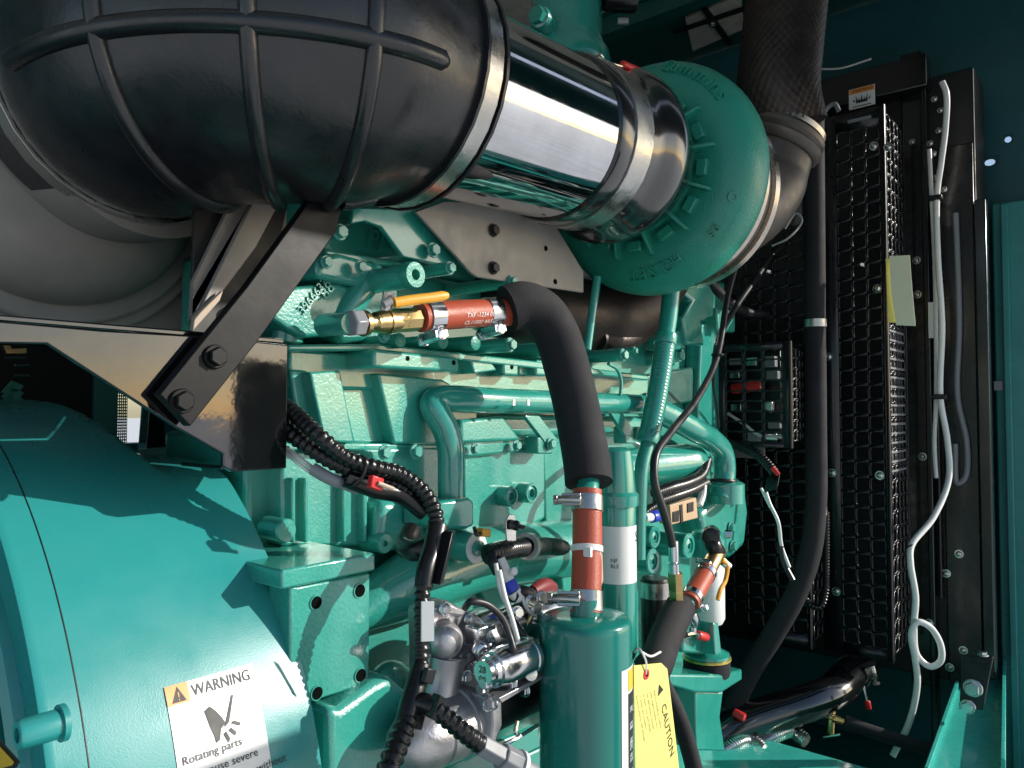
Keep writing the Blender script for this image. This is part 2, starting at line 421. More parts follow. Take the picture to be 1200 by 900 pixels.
def guard_box(name, label, xf, pxl, pxr, pxs, top, bot, nu, nv, ns, grid, side_grid, cat='guard', hole=.80, group=None, depth=None, pitch=.2):
    """black guard: perforated front facing the engine, a perforated side facing the viewer"""
    yl, yr = yx(pxl, xf), yx(pxr, xf); pm = (pxl + pxr) / 2
    zt, zb = zx(top, pm, xf), zx(bot, pm, xf)
    xs = Y(pxs, 481, yr).x
    t = thing(name, label, cat, (xf, (yl + yr) / 2, zb))
    gl, gr, gt, gb = yx(grid[0], xf), yx(grid[1], xf), zx(grid[2], pm, xf), zx(grid[3], pm, xf)
    b = MB(); b.perf((xf, gl, gb), (0, (gr - gl) / nu, 0), (0, 0, (gt - gb) / nv), nu, nv, hole, pitch)
    # solid margins round the perforated field
    b.add([(xf, yl, zb), (xf, gl, zb), (xf, gl, zt), (xf, yl, zt)], [(0, 1, 2, 3)])
    b.add([(xf, gr, zb), (xf, yr, zb), (xf, yr, zt), (xf, gr, zt)], [(0, 1, 2, 3)])
    b.add([(xf, gl, zb), (xf, gr, zb), (xf, gr, gb), (xf, gl, gb)], [(0, 1, 2, 3)])
    b.add([(xf, gl, gt), (xf, gr, gt), (xf, gr, zt), (xf, gl, zt)], [(0, 1, 2, 3)])
    b.build('front_grille', 'guard', t, solid=.003)
    s0, s1 = side_grid
    sz0, sz1 = zb + .012, zt - .012
    W = (xs - xf); c = W * .8 / ns
    b = MB()
    nvs = max(2, int(round((sz1 - sz0) / ((gt - gb) / nv))))
    b.perf((xf + W * .1, yr - .0016, sz0), (c, 0, 0), (0, 0, (sz1 - sz0) / nvs), ns, nvs, .74, pitch)
    b.add([(xf + .0016, yr - .0016, zb), (xf + W * .1, yr - .0016, zb), (xf + W * .1, yr - .0016, zt), (xf + .0016, yr - .0016, zt)], [(0, 1, 2, 3)])
    b.add([(xs - W * .1, yr - .0016, zb), (xs, yr - .0016, zb), (xs, yr - .0016, zt), (xs - W * .1, yr - .0016, zt)], [(0, 1, 2, 3)])
    b.build('side_grille', 'guard', t, solid=.003)
    b = MB(); b.tube([(xf - .001, yr - .002, zb), (xf - .001, yr - .002, zt)], .003, 8, straight=True)
    b.tube([(xs, yr - .002, zb), (xs, yr - .002, zt)], .0028, 8, straight=True)
    b.build('corner_edge', 'upright', t)
    return t, xs

t, _ = guard_box('fan_guard', 'tall black mesh guard between the upright hose and the radiator frame', 1.60, 962, 1040, 1062, 131, 768, 3, 34, 4,
                 (984, 1036, 152, 755), (0, 1))
yr_ = yx(1040, 1.60)
b = MB(); z0, z1 = zx(556, 1050, 1.66), zx(384, 1050, 1.66); n = 16
b.box((1.612, yr_ + .003, z0), (1.715, yr_ + .006, z1))
for k in range(n):
    z = z0 + (z1 - z0) * (k + .5) / n; b.box((1.610, yr_ - .004, z - .002), (1.717, yr_ + .0032, z + .002))
b.build('fin_strip', 'greyplastic', t)
for px, py in ((971, 418), (975, 554), (980, 693), (1031, 557), (1024, 171), (1041, 172), (1028, 338)): screw(t, X(px, py, 1.596), .0058)
for px, py in ((1009, 312),): bolt(t, X(px, py, 1.59), .006, V((0, -.3, 1)), 'steel')
b = MB(); b.obox(X(1007, 140, 1.595), (.002, 0, 0), (0, .022, 0), (0, 0, .003)); b.build('slot_plate', 'greyplastic', t)
t, _ = guard_box('fan_guard', 'black mesh guard behind the upright hose, reaching left to the engine', 1.52, 872, 946, 972, 210, 752, 4, 27, 4,
                 (874, 944, 268, 738), (0, 1))
for px, py in ((900, 320),): bolt(t, X(px, py, 1.51), .006, V((0, -.3, 1)), 'steel')
for k in range(4):
    px = 880 + k * 17
# deeper wall of mesh further left, behind the engine front
b = MB(); xf = 1.66
b.perf((xf, yx(770, xf), zx(720, 860, xf)), (0, (yx(872, xf) - yx(770, xf)) / 8, 0), (0, 0, (zx(330, 860, xf) - zx(720, 860, xf)) / 22), 8, 22, .8, .2)
o = b.build('fan_guard', 'guard', None, solid=.003); tag(o, 'flat dark mesh screen far back behind the water pump', 'guard')
# small box guard with a red part inside
t, _ = guard_box('terminal_guard', 'small black box guard of slotted mesh with a red part inside', 1.40, 842, 926, 942, 402, 524, 3, 9, 3,
                 (850, 918, 410, 518), (0, 1), hole=.84)
tb = thing('relay_block', 'red-capped relay block seen through the small box guard', 'relay', X(885, 470, 1.47))
b = MB(); b.box((1.46, yx(915, 1.46), zx(515, 885, 1.46)), (1.49, yx(852, 1.46), zx(412, 885, 1.46))); b.build('base', 'plastic', tb, bevel=.002)
for i, (px, py) in enumerate(((862, 424), (882, 424), (903, 424), (862, 440), (906, 440), (900, 477), (908, 498), (864, 478), (884, 512), (905, 512))):
    c = X(px, py, 1.45); b = MB(); b.obox(c, (.008, 0, 0), (0, .011, 0), (0, 0, .0065 + .002 * (i % 3))); b.build('terminal', 'steel' if i % 2 else 'greyplastic', tb, bevel=.0015)
b = MB(); b.cyl(X(858, 456, 1.435), X(893, 451, 1.435), .011, seg=16, bev=.003); b.build('boot', 'redcap', tb)
b = MB(); b.tube([X(852, 484, 1.43), X(872, 497, 1.43), X(890, 510, 1.43), X(916, 512, 1.43)], .003, 8); b.build('wire', 'white', tb)

# warning plate on the radiator top
t = thing('warning_plate', 'small white and red warning plate above the tall guard', 'warning label', X(1011, 113, 1.74))
pa, pb = X(995, 129, 1.742), X(1025, 98, 1.742)
b = MB(); b.box((1.742, pb.y, pa.z), (1.7445, pa.y, pb.z)); b.build('plate', 'label', t)
zt = pb.z; h = pb.z - pa.z; w = pa.y - pb.y
b = MB(); b.box((1.7412, pb.y + .001, zt - h * .27), (1.7418, pa.y - .001, zt - .001)); b.build('header', 'orange', t)
b = MB()
fn = flat((1.741, pa.y - w * .12, zt - h * .21), (0, -1, 0), (0, 0, 1), (-1, 0, 0))
write(b, '\u25B2WARNING' if False else 'WARNING', h * .2, fn)
yc = (pa.y + pb.y) / 2
for k in range(7):          # flame and hand marks
    yy = yc + (k - 3) * w * .09; zz = pa.z + h * .32
    b.add([(1.7412, yy - .0022, zz), (1.7412, yy + .0022, zz), (1.7412, yy + (k - 3) * .0015, zz + h * (.18 + .14 * (k % 2)))], [(0, 1, 2)])
b.obox((1.7414, yc, pa.z + h * .30), (.0002, 0, 0), (0, w * .22, 0), (0, 0, h * .06)); b.obox((1.7414, yc, pa.z + h * .08), (.0002, 0, 0), (0, w * .36, 0), (0, 0, h * .02))
b.build('print', 'ink', t)

# yellow card tag and holder hanging on the guard edge
t = thing('card_tag', 'yellow blank card on the tall guard, coloured pale for sunlight', 'tag', X(1055, 375, 1.55))
P = [(1042, 300), (1066, 299), (1069, 340), (1073, 382), (1050, 381), (1044, 340)]
b = MB(); b.prism([X(px, py, 1.545) for px, py in P], (.0008, 0, 0)); b.build('card', 'tag2', t)
b = MB(); b.tube([X(1050, 306, 1.546), X(1044, 300, 1.56), X(1040, 304, 1.597)], .0012, 6); b.build('wire', 'steel', t)
b = MB(); b.prism([X(px, py, 1.553) for px, py in ((1038, 303), (1046, 303), (1049, 378), (1041, 378))], (.0008, 0, 0)); b.build('backing_card', 'tag', t)

# white hose down the radiator frame with its loop
def hose(name, label, cat, pts, rpx, m, group=None, seg=14, **k):
    P = [V(p) for p in pts]; r = sum(m_(rpx, p) for p in P) / len(P)
    o = MB().tube(P, r, seg, **k).build(name, m); return tag(o, label, cat, group)
t = thing('drain_hose', 'thin white plastic hose hanging down the radiator frame and tied in a loop', 'hose', X(1045, 888, 1.60))
P = [(1104, 96, 1.72), (1109, 110, 1.72), (1108, 150, 1.73), (1103, 190, 1.73), (1098, 228, 1.74), (1099, 300, 1.74), (1104, 380, 1.735), (1102, 465, 1.74), (1110, 515, 1.735), (1112, 560, 1.72), (1094, 606, 1.66), (1068, 640, 1.60),
     (1067, 660, 1.585), (1073, 700, 1.58), (1071, 735, 1.585), (1075, 768, 1.59), (1090, 781, 1.60), (1102, 775, 1.605), (1102, 755, 1.60), (1090, 735, 1.59), (1075, 729, 1.575), (1068, 742, 1.572), (1072, 770, 1.58), (1075, 800, 1.58), (1066, 845, 1.57), (1046, 886, 1.55)]
b = MB(); b.tube([X(*p) for p in P], .0058, 12); b.build('tube', 'clear', t)
b = MB(); b.tube([X(1089, 175, 1.742), X(1091, 220, 1.745), X(1095, 300, 1.748), X(1097, 400, 1.748), X(1097, 465, 1.748), X(1095, 520, 1.748), X(1097, 560, 1.75)], .0042, 10); b.build('tube', 'clear', t)
for px, py, x in ((1096, 232, 1.738), (1101, 465, 1.738)):
    b = MB(); c = X(px, py, x); b.obox(c, (.008, 0, 0), (0, .013, 0), (0, 0, .005)); b.build('clip', 'plastic', t, bevel=.002)
b = MB(); c = X(1066, 640, 1.6); b.torus(c, (0, .6, 1), .0062, .002, 16, 8); b.build('clip', 'plastic', t)
# dim dark hose further right
hose('breather_hose', 'dim dark hose looping behind the radiator frame at the right', 'hose', [X(1120, 250, 1.785), X(1124, 380, 1.785), X(1122, 465, 1.785), X(1133, 520, 1.785), X(1131, 560, 1.785), X(1122, 566, 1.785), X(1119, 520, 1.785)], 3.4, 'greyplastic')
b = MB()
# label strip
o = MB().box((XR - .0385, yx(1096, XR - .038), zx(396, 1093, XR - .038)), (XR - .0365, yx(1090, XR - .038), zx(354, 1093, XR - .038))).build('label_strip', 'label'); tag(o, 'narrow white label strip on the radiator upright beside the white hose', 'label')

# upright foam-covered coolant hose in front of the guards
t = thing('coolant_hose', 'long upright dark hose running from the exhaust side down to the lower pipe', 'hose', X(850, 850, 1.36))
P = [(953, 128, 1.47), (954, 250, 1.47), (955, 380, 1.47), (956, 500, 1.47), (956, 590, 1.465), (950, 645, 1.45), (933, 695, 1.43), (905, 745, 1.41), (880, 785, 1.40), (862, 820, 1.39), (853, 842, 1.385)]
b = MB(); b.tube([X(*p) for p in P], .0195, 20, n=14); b.build('sleeve', 'foam', t)
for (px, py), ax in (((955, 379), V((0, 0, 1))), ((956, 598), V((0, 0, 1)))):
    worm_clamp(t, X(px, py, 1.468), ax, .0195, .015, None, 'brushed')
c = X(856, 835, 1.387); ax = (X(862, 820, 1.39) - X(853, 842, 1.385)).normalized()
worm_clamp(t, c, ax, .0195, .014, (-1, -.6, 0), 'brushed')
for px, py in ((851, 848), (867, 838)):
    b = MB(); q = X(px, py, 1.352); b.cyl(q + V((0, .012, .003)), q - V((0, .010, .003)), .0075, seg=12, bev=.003); b.build('clamp_cap', 'redcap', t)
# thin corrugated conduit beside it
hose('wire_conduit', 'thin black corrugated conduit hooking back beside the upright hose', 'conduit', [X(968, 600, 1.50), X(968, 660, 1.50), X(967, 695, 1.50), X(961, 711, 1.495), (X(950, 709, 1.49)), X(944, 702, 1.49)], 4.2, 'plastic', rib=(.006, .0012))

# lower radiator pipe
t = thing('radiator_pipe', 'glossy black lower radiator pipe with a bend and clamp', 'pipe', X(900, 850, 1.40))
P = [X(800, 895, 1.30), X(850, 858, 1.36), X(900, 838, 1.42), X(950, 823, 1.48), X(975, 812, 1.53), X(992, 796, 1.60), X(1010, 778, 1.70)]
b = MB(); b.tube(P, .034, 28, n=12); b.build('tube', 'gloss2', t)
c = X(1000, 788, 1.645); ax = (P[-1] - P[-2]).normalized()
worm_clamp(t, c, ax, .034, .018, (-.6, -1, .2), 'brushed')
b = MB(); b.tube([X(1007, 790, 1.60), X(1012, 806, 1.60), X(1016, 822, 1.60)], .003, 8); b.build('clamp_screw', 'steel', t)
b = MB(); b.cyl(X(1016, 821, 1.60), X(1018, 831, 1.60), .006, seg=12, bev=.002); b.build('clamp_cap', 'redcap', t)
# drain cock
t = thing('drain_cock', 'brass drain cock with tee handle below the lower pipe', 'tap', X(975, 865, 1.50))
b = MB(); b.cyl(X(974, 838, 1.5), X(973, 862, 1.5), .007, seg=12, bev=.001); b.cyl(X(970, 840, 1.5), X(990, 846, 1.5), .008, .006, seg=6); b.build('body', 'brass', t)
b = MB(); b.cyl(X(965, 864, 1.49), X(985, 861, 1.49), .0025, seg=8); b.build('handle', 'steel', t)
b = MB(); b.tube([X(990, 846, 1.5), X(1030, 860, 1.52), X(1100, 882, 1.55)], .012, 12); b.build('hose', 'foam', t)

# frame rail with its rubber-mounted bracket
t = thing('frame_rail', 'bright teal frame rail with a black bolted bracket at lower right', 'rail', X(1130, 880, 1.30))
zt = -.545
P = [Z(px, py, zt) for px, py in ((1086, 910), (1122, 806), (1150, 800), (1170, 776), (1177, 776), (1176, 910))]
b = MB(); b.prism(P, (0, 0, -.10)); b.build('top_face', 'rail', t, bevel=.003)
b = MB(); q0, q1 = Z(1086, 910, zt), Z(1122, 806, zt); d = (q1 - q0); n = V((-d.y, d.x, 0)).normalized()
b.obox((q0 + q1) / 2 + V((0, 0, .006)), d / 2, n * .003, V((0, 0, .0075))); b.build('lip', 'rail', t, bevel=.001)
q0, q1 = Z(1176, 910, zt), Z(1177, 778, zt); d = q1 - q0; n = V((-d.y, d.x, 0)).normalized()
b = MB(); b.obox((q0 + q1) / 2 + V((0, 0, .012)), d / 2, n * .003, V((0, 0, .014))); b.build('lip', 'rail', t, bevel=.001)
RY = P[1].y
bb = thing('mount_bracket', 'black angled bracket bolted on the bright teal rail', 'bracket', (1.5, RY, zt))
b = MB(); b.prism([X(px, py, 1.52) for px, py in ((1127, 768), (1164, 770), (1152, 832), (1124, 832))], (.006, 0, 0)); b.build('plate', 'guard', bb, bevel=.0015)
for px, py, r in ((1140, 806, .011), (1134, 828, .009)): bolt(bb, X(px, py, 1.518), r, NX, 'steel')
for px, py in ((1152, 768),): bolt(bb, X(px, py, 1.518), .006, V((0, 0, 1)), 'steel')
# teal crossmember (tank) on the floor
zc = -.60
t = thing('cross_member', 'teal boxed floor cross member with corrugated hoses behind', 'frame', X(940, 895, 1.2))
yq = Z(830, 895, zc)
b = MB(); b.box((1.18, .26, -.78), (1.40, .70, zc)); b.build('box', 'rail', t, bevel=.012, seg=3)
b = MB(); b.cyl(V((1.24, .46, zc)), V((1.24, .46, zc + .012)), .008, seg=12, bev=.002); b.build('plug', 'core', t)
for px, py in ((865, 868), (915, 857)):
    o = MB().tube([Z(px - 25, py + 16, -.61), Z(px - 8, py + 6, -.60), Z(px + 14, py, -.60), Z(px + 30, py + 12, -.61)], .014, 14, rib=(.005, .002)).build('corrugated_hose', 'steel'); tag(o, 'grey corrugated hose end beneath the lower pipe, ' + ('left one' if px < 900 else 'right one'), 'hose', 'corrugated hoses under the lower pipe')
# loose wires near the exhaust
hose('loose_wire', 'thin pale wire crossing the dark wall under the ceiling', 'wire', [X(962, 81, 1.75), X(985, 80, 1.75), X(1021, 69, 1.75)], 1.1, 'white')
hose('loose_wire', 'thin pale wire loop beside the grey exhaust elbow', 'wire', [X(905, 288, 1.5), X(925, 278, 1.48), X(940, 258, 1.5), X(933, 250, 1.5), X(920, 268, 1.5)], 1.2, 'white')
hose('loose_wire', 'hooked wire end at the top left of the tall guard', 'wire', [X(963, 185, 1.59), X(963, 145, 1.59), X(968, 128, 1.59), X(978, 122, 1.59), X(983, 130, 1.59)], 2.6, 'greyplastic')
# ================================================================== air intake
def PZ(x): return .287 + (x - .465) * (.311 - .287) / (.86 - .465)
# rubber elbow -------------------------------------------------------
t = thing('intake_elbow', 'large black ribbed rubber elbow joining the grey air filter to the glossy pipe', 'air elbow', (.36, .56, .15))
EC, ER = V((.430, .632, 0)), .132
def epath(s):                      # s: 0 pipe end .. 1 filter end (straight, bend, straight)
    L0, L1, L2 = .03, ER * PI / 2, .06; d = s * (L0 + L1 + L2)
    if d < L0: p = V((.465 - d, .5, 0)); tg = V((-1, 0, 0)); n = V((0, -1, 0))
    elif d < L0 + L1:
        a = (d - L0) / ER; p = EC + V((-math.sin(a), -math.cos(a), 0)) * ER; tg = V((-math.cos(a), math.sin(a), 0)); n = V((-math.sin(a), -math.cos(a), 0))
    else: p = V((EC.x - ER, EC.y + d - L0 - L1, 0)); tg = V((0, 1, 0)); n = V((-1, 0, 0))
    p.z = .287 - .006 * s
    return p, tg, n
def erad(s): return .104 + .012 * min(1, max(0, (s - .1) / .12)) - .004 * max(0, (s - .85) / .15)
def esurf(s, phi, h=0.0):
    p, tg, n = epath(s); r = erad(s) + h
    return p + n * math.cos(phi) * r + V((0, 0, 1)) * math.sin(phi) * r
b = MB(); NS = 56; b.rings([[esurf(i / NS, 2 * PI * j / 64) for j in range(64)] for i in range(NS + 1)], caps=True)
b.build('body', 'rubber', t, sharp=60)
def bead(s0, a0, a1, rr, wide=1.0):        # rib running round the elbow
    n = 48; R = []
    for i in range(n + 1):
        a = a0 + (a1 - a0) * i / n; q = esurf(s0, a, -.001); p, tg, nn = epath(s0)
        out = (nn * math.cos(a) + V((0, 0, 1)) * math.sin(a)).normalized()
        k = min(1, min(i, n - i) / 2 + .35)
        R.append([q + (tg * math.cos(2 * PI * j / 12) * wide + out * math.sin(2 * PI * j / 12)) * rr * k for j in range(12)])
    return MB().rings(R)
for s in (.273, .425, .616): bead(s, -PI * .62, PI * .62, .0072, .9).build('rib', 'rubber', t)
def lbead(phi, s0, s1, rr, wide=1.0):
    n = 60; R = []
    for i in range(n + 1):
        s = s0 + (s1 - s0) * i / n; p, tg, nn = epath(s)
        out = (nn * math.cos(phi) + V((0, 0, 1)) * math.sin(phi)).normalized(); sd = tg.cross(out)
        q = esurf(s, phi, -.001); k = min(1, min(i, n - i) / 2 + .5)
        R.append([q + (sd * math.cos(2 * PI * j / 12) * wide + out * math.sin(2 * PI * j / 12)) * rr * k for j in range(12)])
    return MB().rings(R)
lbead(math.radians(-15), .16, .80, .0078, 1.0).build('rib', 'rubber', t)
lbead(math.radians(-92), .14, .24, .005, 1.6).build('pad', 'rubber', t)
p, tg, n = epath(.045); worm_clamp(t, p, tg, erad(.045) + .001, .018, None, 'brushed')
b = MB(); b.pipe(p + tg * .010, p + tg * .013, erad(.045) + .005, .1); b.pipe(p - tg * .014, p - tg * .011, erad(.045) + .004, .1); b.build('lip', 'rubber', t)
p, tg, n = epath(.95); worm_clamp(t, p, tg, erad(.95) + .003, .018, None, 'brushed')
b = MB(); b.pipe(p + tg * .009, p + tg * .05, erad(.95) + .002, .09, 64); b.build('lip', 'rubber', t)

# air filter ----------------------------------------------------------
t = thing('air_filter', 'big grey-brown round air filter housing at the far left', 'air filter', (.27, .85, .02))
fc = V((.272, .75, .226))
b = MB(); b.lathe(fc, V((0, 1, 0)), [(.02, -.016), (.085, -.014), (.108, -.008), (.121, .002), (.128, .016), (.1295, .05)], 72); b.build('lid', 'filter', t, sharp=50)
b = MB(); b.pipe(fc + V((0, .024, 0)), fc + V((0, .05, 0)), .146, .12, 72); b.pipe(fc + V((0, .032, 0)), fc + V((0, .052, 0)), .158, .12, 72); b.build('ring', 'filter', t, bevel=.003)
P = [Y(-90, 300, .80), Y(-90, 384, .80), Y(222, 391, .80), Y(228, 290, .80), Y(225, 200, .80), Y(-90, 200, .80)]
b = MB(); b.prism([(p.x, .795, p.z) for p in P], (0, .22, 0)); b.build('end_plate', 'filter', t, bevel=.004)
b = MB(); b.cyl(fc + V((0, .05, 0)), fc + V((0, .45, 0)), .125, seg=48); b.build('barrel', 'filter', t)
b = MB(); b.cyl(V((.31, .69, .262)), fc + V((.03, .0, .03)), .108, .10, seg=48); b.build('spigot', 'filter', t)
# notch at the housing foot, its darkness drawn as a black patch
for px, py in ((78, 380),):
    b = MB(); b.prism([Y(px - 7, py + 2, .785), Y(px - 2, py - 10, .785), Y(px + 3, py - 10, .785), Y(px + 6, py + 2, .785)], (0, .006, 0)); b.build('clip', 'core', t)

# black support bracket under the filter
t = thing('filter_bracket', 'glossy black folded sheet bracket under the air filter', 'bracket', (.3, .52, -.03))
yb = .535
P = [(-40, 374), (0, 376), (120, 387), (240, 394), (338, 404), (336, 549), (272, 553), (262, 547), (262, 532), (205, 500), (55, 403), (-40, 402)]
b = MB(); b.prism([Y(px, py, yb) for px, py in P], (0, .005, 0)); b.build('web', 'blackpaint', t, bevel=.0012)
b = MB(); p0, p1, p2 = Y(-40, 373, yb), Y(120, 386, yb), Y(338, 403, yb)
b.prism([p0 + V((0, .006, .0005)), p1 + V((0, .006, .0005)), p2 + V((0, .006, .0005)), p2 + V((0, .12, .0005)), p0 + V((0, .25, .0005))], (0, 0, .004)); b.build('flange', 'blackpaint', t, bevel=.001)
b = MB(); p = Y(337, 404, yb); q = Y(335.5, 549, yb); b.box((p.x - .003, yb + .006, q.z), (p.x, yb + .09, p.z - .001)); b.build('return_flange', 'blackpaint', t, bevel=.0008)
b = MB(); p = Y(300, 551, yb); q = Y(265, 551, yb); b.box((q.x, yb + .006, q.z), (Y(335, 551, yb).x - .004, yb + .07, q.z + .003)); b.build('return_flange', 'blackpaint', t, bevel=.0008)
# diagonal strap with its two bolts
t = thing('support_strap', 'black flat bar bolted diagonally across the black bracket', 'strap', Y(220, 500, .52))
ys = .520
P = [(367, 238), (398, 243), (391, 275), (322, 381), (222, 500), (186, 463), (300, 322)]
P = [(362, 236), (402, 240), (394, 272), (300, 403), (223, 500), (187, 462), (290, 335)]
b = MB(); b.prism([Y(px, py, ys) for px, py in P], (0, .010, 0)); b.build('bar', 'strap', t, bevel=.001)
for px, py in ((252, 418), (213, 470)): bolt(t, Y(px, py, ys - .001), .0062, NY, 'strap')
# angled grey plates behind the strap
def plate(name, label, px, y, th, m, cat='plate', group=None, bevel=.0008):
    o = MB().prism([Y(a, c, y) for a, c in px], (0, th, 0)).build(name, m, bevel=bevel); return tag(o, label, cat, group)
plate('gap_shade_panel', 'added black sheet that darkens the space behind the slanted steel strips', [(228, 236), (338, 236), (318, 330), (296, 392), (224, 392)], .618, .004, 'core', 'panel')  # added sheet; the darkness behind the strips is its colour
plate('channel_strip', 'narrow grey slanted steel strip nearest the air filter', [(272, 236), (293, 238), (226, 350), (225, 372), (227, 330)], .61, .006, 'grey', 'strip')
plate('channel_strip', 'wide grey brushed steel strip slanting down behind the strap', [(296, 238), (326, 240), (300, 290), (264, 338), (222, 375), (236, 360), (250, 330)], .60, .006, 'grey', 'strip')
plate('channel_strip', 'thin pinkish steel edge under the slanted strips beside the filter foot', [(228, 372), (262, 340), (258, 352), (226, 388)], .592, .006, 'tan', 'strip')
plate('tan_panel', 'tan panel showing through the gap below the rubber elbow', [(326, 238), (336, 238), (336, 270), (326, 284), (303, 288)], .64, .006, 'tan', 'panel')
# perforated screen and dark clutter behind the bracket
t = thing('vent_screen', 'fine perforated teal screen behind the black bracket', 'screen', Y(135, 515, 1.3))
pa, pb = Y(110, 520, 1.3), Y(150, 430, 1.3)
b = MB(); n = 16; b.perf((pa.x, 1.3, pa.z), ((pb.x - pa.x) / n, 0, 0), (0, 0, (pb.z - pa.z) / 26), n, 26, .62, .3); b.build('mesh', 'grate', t, solid=.0015)
b = MB(); b.box((pa.x - .5, 1.305, pa.z - .1), (pa.x - .002, 1.315, pb.z + .35)); b.build('backing', 'core', t)
plate('inner_post', 'black inner post beside the bright opening at left', [(178, 440), (193, 440), (193, 545), (170, 545)], 1.25, .03, 'blackpaint', 'post')
t = thing('terminal_strip', 'small brass terminal strip in the dark gap above the drum', 'terminals', Y(20, 420, .95))
b = MB(); b.prism([Y(px, py, .95) for px, py in ((3, 402), (10, 402), (14, 409), (31, 408), (31, 414), (8, 414))], (0, .006, 0)); b.build('busbar', 'brass', t)
for k, py in enumerate((419, 428, 440)):
    b = MB(); b.cyl(Y(6 + 11 * (k > 0), py, .95), Y(30 + 5 * (k > 0), py, .95), .0013, seg=8); b.build('pin', 'steel', t)
b = MB()
for k in range(3): b.prism([Y(px, py, .96) for px, py in ((2, 468 + k * 5 - 8), (14, 446 + k * 7), (28, 452 + k * 8), (20, 462 + k * 9))], (0, .003, 0))
b.build('vane', 'grate', t)

# glossy air pipe -------------------------------------------------------
t = thing('air_pipe', 'glossy black air intake pipe between the rubber elbow and the turbocharger', 'pipe', (.6, .5, .2))
a0, a1 = V((.44, .5, PZ(.44))), V((.72, .5, PZ(.72)))
b = MB(); b.cyl(a0, a1, .088, seg=72); b.build('tube', 'gloss', t)
ax = (a1 - a0).normalized()
def at_pipe(x): return V((x, .5, PZ(x)))
b = MB(); b.lathe(at_pipe(.664), ax, [(.080, 0), (.0905, 0), (.0925, .004), (.0925, .02), (.093, .07), (.096, .082), (.101, .092), (.104, .105), (.104, .118), (.099, .130), (.092, .138), (.088, .16), (.06, .16)], 72); b.build('reducer_hose', 'hosegloss', t, sharp=40)
worm_clamp(t, at_pipe(.704), ax, .0935, .034, None, 'brushed')
# spring clamp bits with red tips on top
for (xa, ph, red, nm) in ((.655, .55, 1, 'a'), (.475, .62, 1, 'b')):
    q = at_pipe(xa) + V((0, -math.cos(ph), math.sin(ph))) * .0
# over-centre latch and its red tip, on the crown of the reducer
def crown(px, py, y=.452): return Y(px, py, y)
b = MB(); b.tube([crown(688, 71), crown(700, 67), crown(706, 68), crown(703, 64)], .0022, 8); b.tube([crown(690, 73), crown(710, 73), crown(730, 78)], .0014, 8); b.build('latch_wire', 'steel', t)
b = MB(); b.cyl(crown(729, 75), crown(750, 84), .0042, seg=12, bev=.0015); b.build('latch_tip', 'redcap', t)
b = MB(); b.obox(Y(589, 32, .47), (.012, 0, -.006), (0, .006, 0), (.002, 0, .004)); b.build('latch', 'brass', t, bevel=.001)
b = MB(); b.cyl(Y(580, 29, .47), Y(590, 33, .465), .005, seg=12, bev=.002); b.build('latch_tip', 'redcap', t)

# ================================================================== turbocharger
t = thing('turbocharger', 'teal painted turbocharger with ribbed inlet and raised lettering', 'turbocharger', (.9, .5, .15))
TC = V((.908, .514, .309)); AX = V((1, 0, 0))
R0, r0 = .103, .0505
def vol(th, ph, h=0.0):            # volute surface: th round the axis (from -y, towards +z), ph round the section
    r = r0 * (1.0 + .04 * math.cos(th)) + h
    d = V((0, -math.cos(th), math.sin(th))); cc, ss = math.cos(ph), math.sin(ph); k = (abs(cc) ** 2.6 + abs(ss) ** 2.6) ** (-1 / 2.6)
    return TC + d * (R0 + r * cc * k) - AX * r * ss * k * .86
b = MB(); b.rings([[vol(2 * PI * i / 96, 2 * PI * j / 32) for j in range(32)] for i in range(96)], closed=True)
b.build('volute', 'turbo', t, sharp=60)
b = MB(); b.lathe(TC, -AX, [(.10, -.05), (.104, .0), (.112, .010), (.088, .014), (.0845, .03), (.084, .060), (.086, .064), (.086, .10), (.080, .10), (.07, .02), (.02, .0)], 72); b.build('inlet', 'turbo', t, sharp=40)
for k in range(13):
    th = 2 * PI * k / 13 + .12; d = V((0, -math.cos(th), math.sin(th))); q = V((0, math.sin(th), math.cos(th)))
    P = [TC + d * .078 - AX * .014, TC + d * .083 - AX * .066, TC + d * .090 - AX * .064, TC + d * .112 - AX * .0525, TC + d * .118 - AX * .02]
    b = MB(); b.prism([p - q * .002 for p in P], q * .004); b.build('fin', 'turbo', t, bevel=.0008)
    # blind pad between fins
    th2 = th + PI / 13; d2 = V((0, -math.cos(th2), math.sin(th2))); q2 = V((0, math.sin(th2), math.cos(th2)))
    b = MB(); c = TC + d2 * .096 - AX * .046; b.obox(c, q2 * .0105, d2 * .0070, AX * .006); b.build('pad', 'turbo', t, bevel=.002)
# raised lettering round the front of the volute
def arc_text(body, th_mid, ph_c, size, flip=False, spacing=1.0, lift=.0045):
    b = MB(); rr = R0 + r0 * math.cos(ph_c)
    wds = []
    for ch in body: wds.append(.62 if ch not in 'mwMWil1I. ' else (.95 if ch in 'mMwW' else .30))
    tot = sum(wds) * size * spacing; acc = -tot / 2
    for ch, w in zip(body, wds):
        ctr = acc + w * size * spacing / 2; acc += w * size * spacing
        if ch == ' ': continue
        def fn(u, v, h, ctr=ctr, w=w):
            # text runs clockwise seen from the viewer, tops outward; flip: anticlockwise, tops inward
            s = 1 if not flip else -1
            du = ctr + (u - w * size * .45)
            th = th_mid - s * du / rr
            ph = ph_c - s * (v - size * .35) / r0
            return vol(th, ph, -.0006 + h)
        write(b, ch, size, fn, lift)
    return b
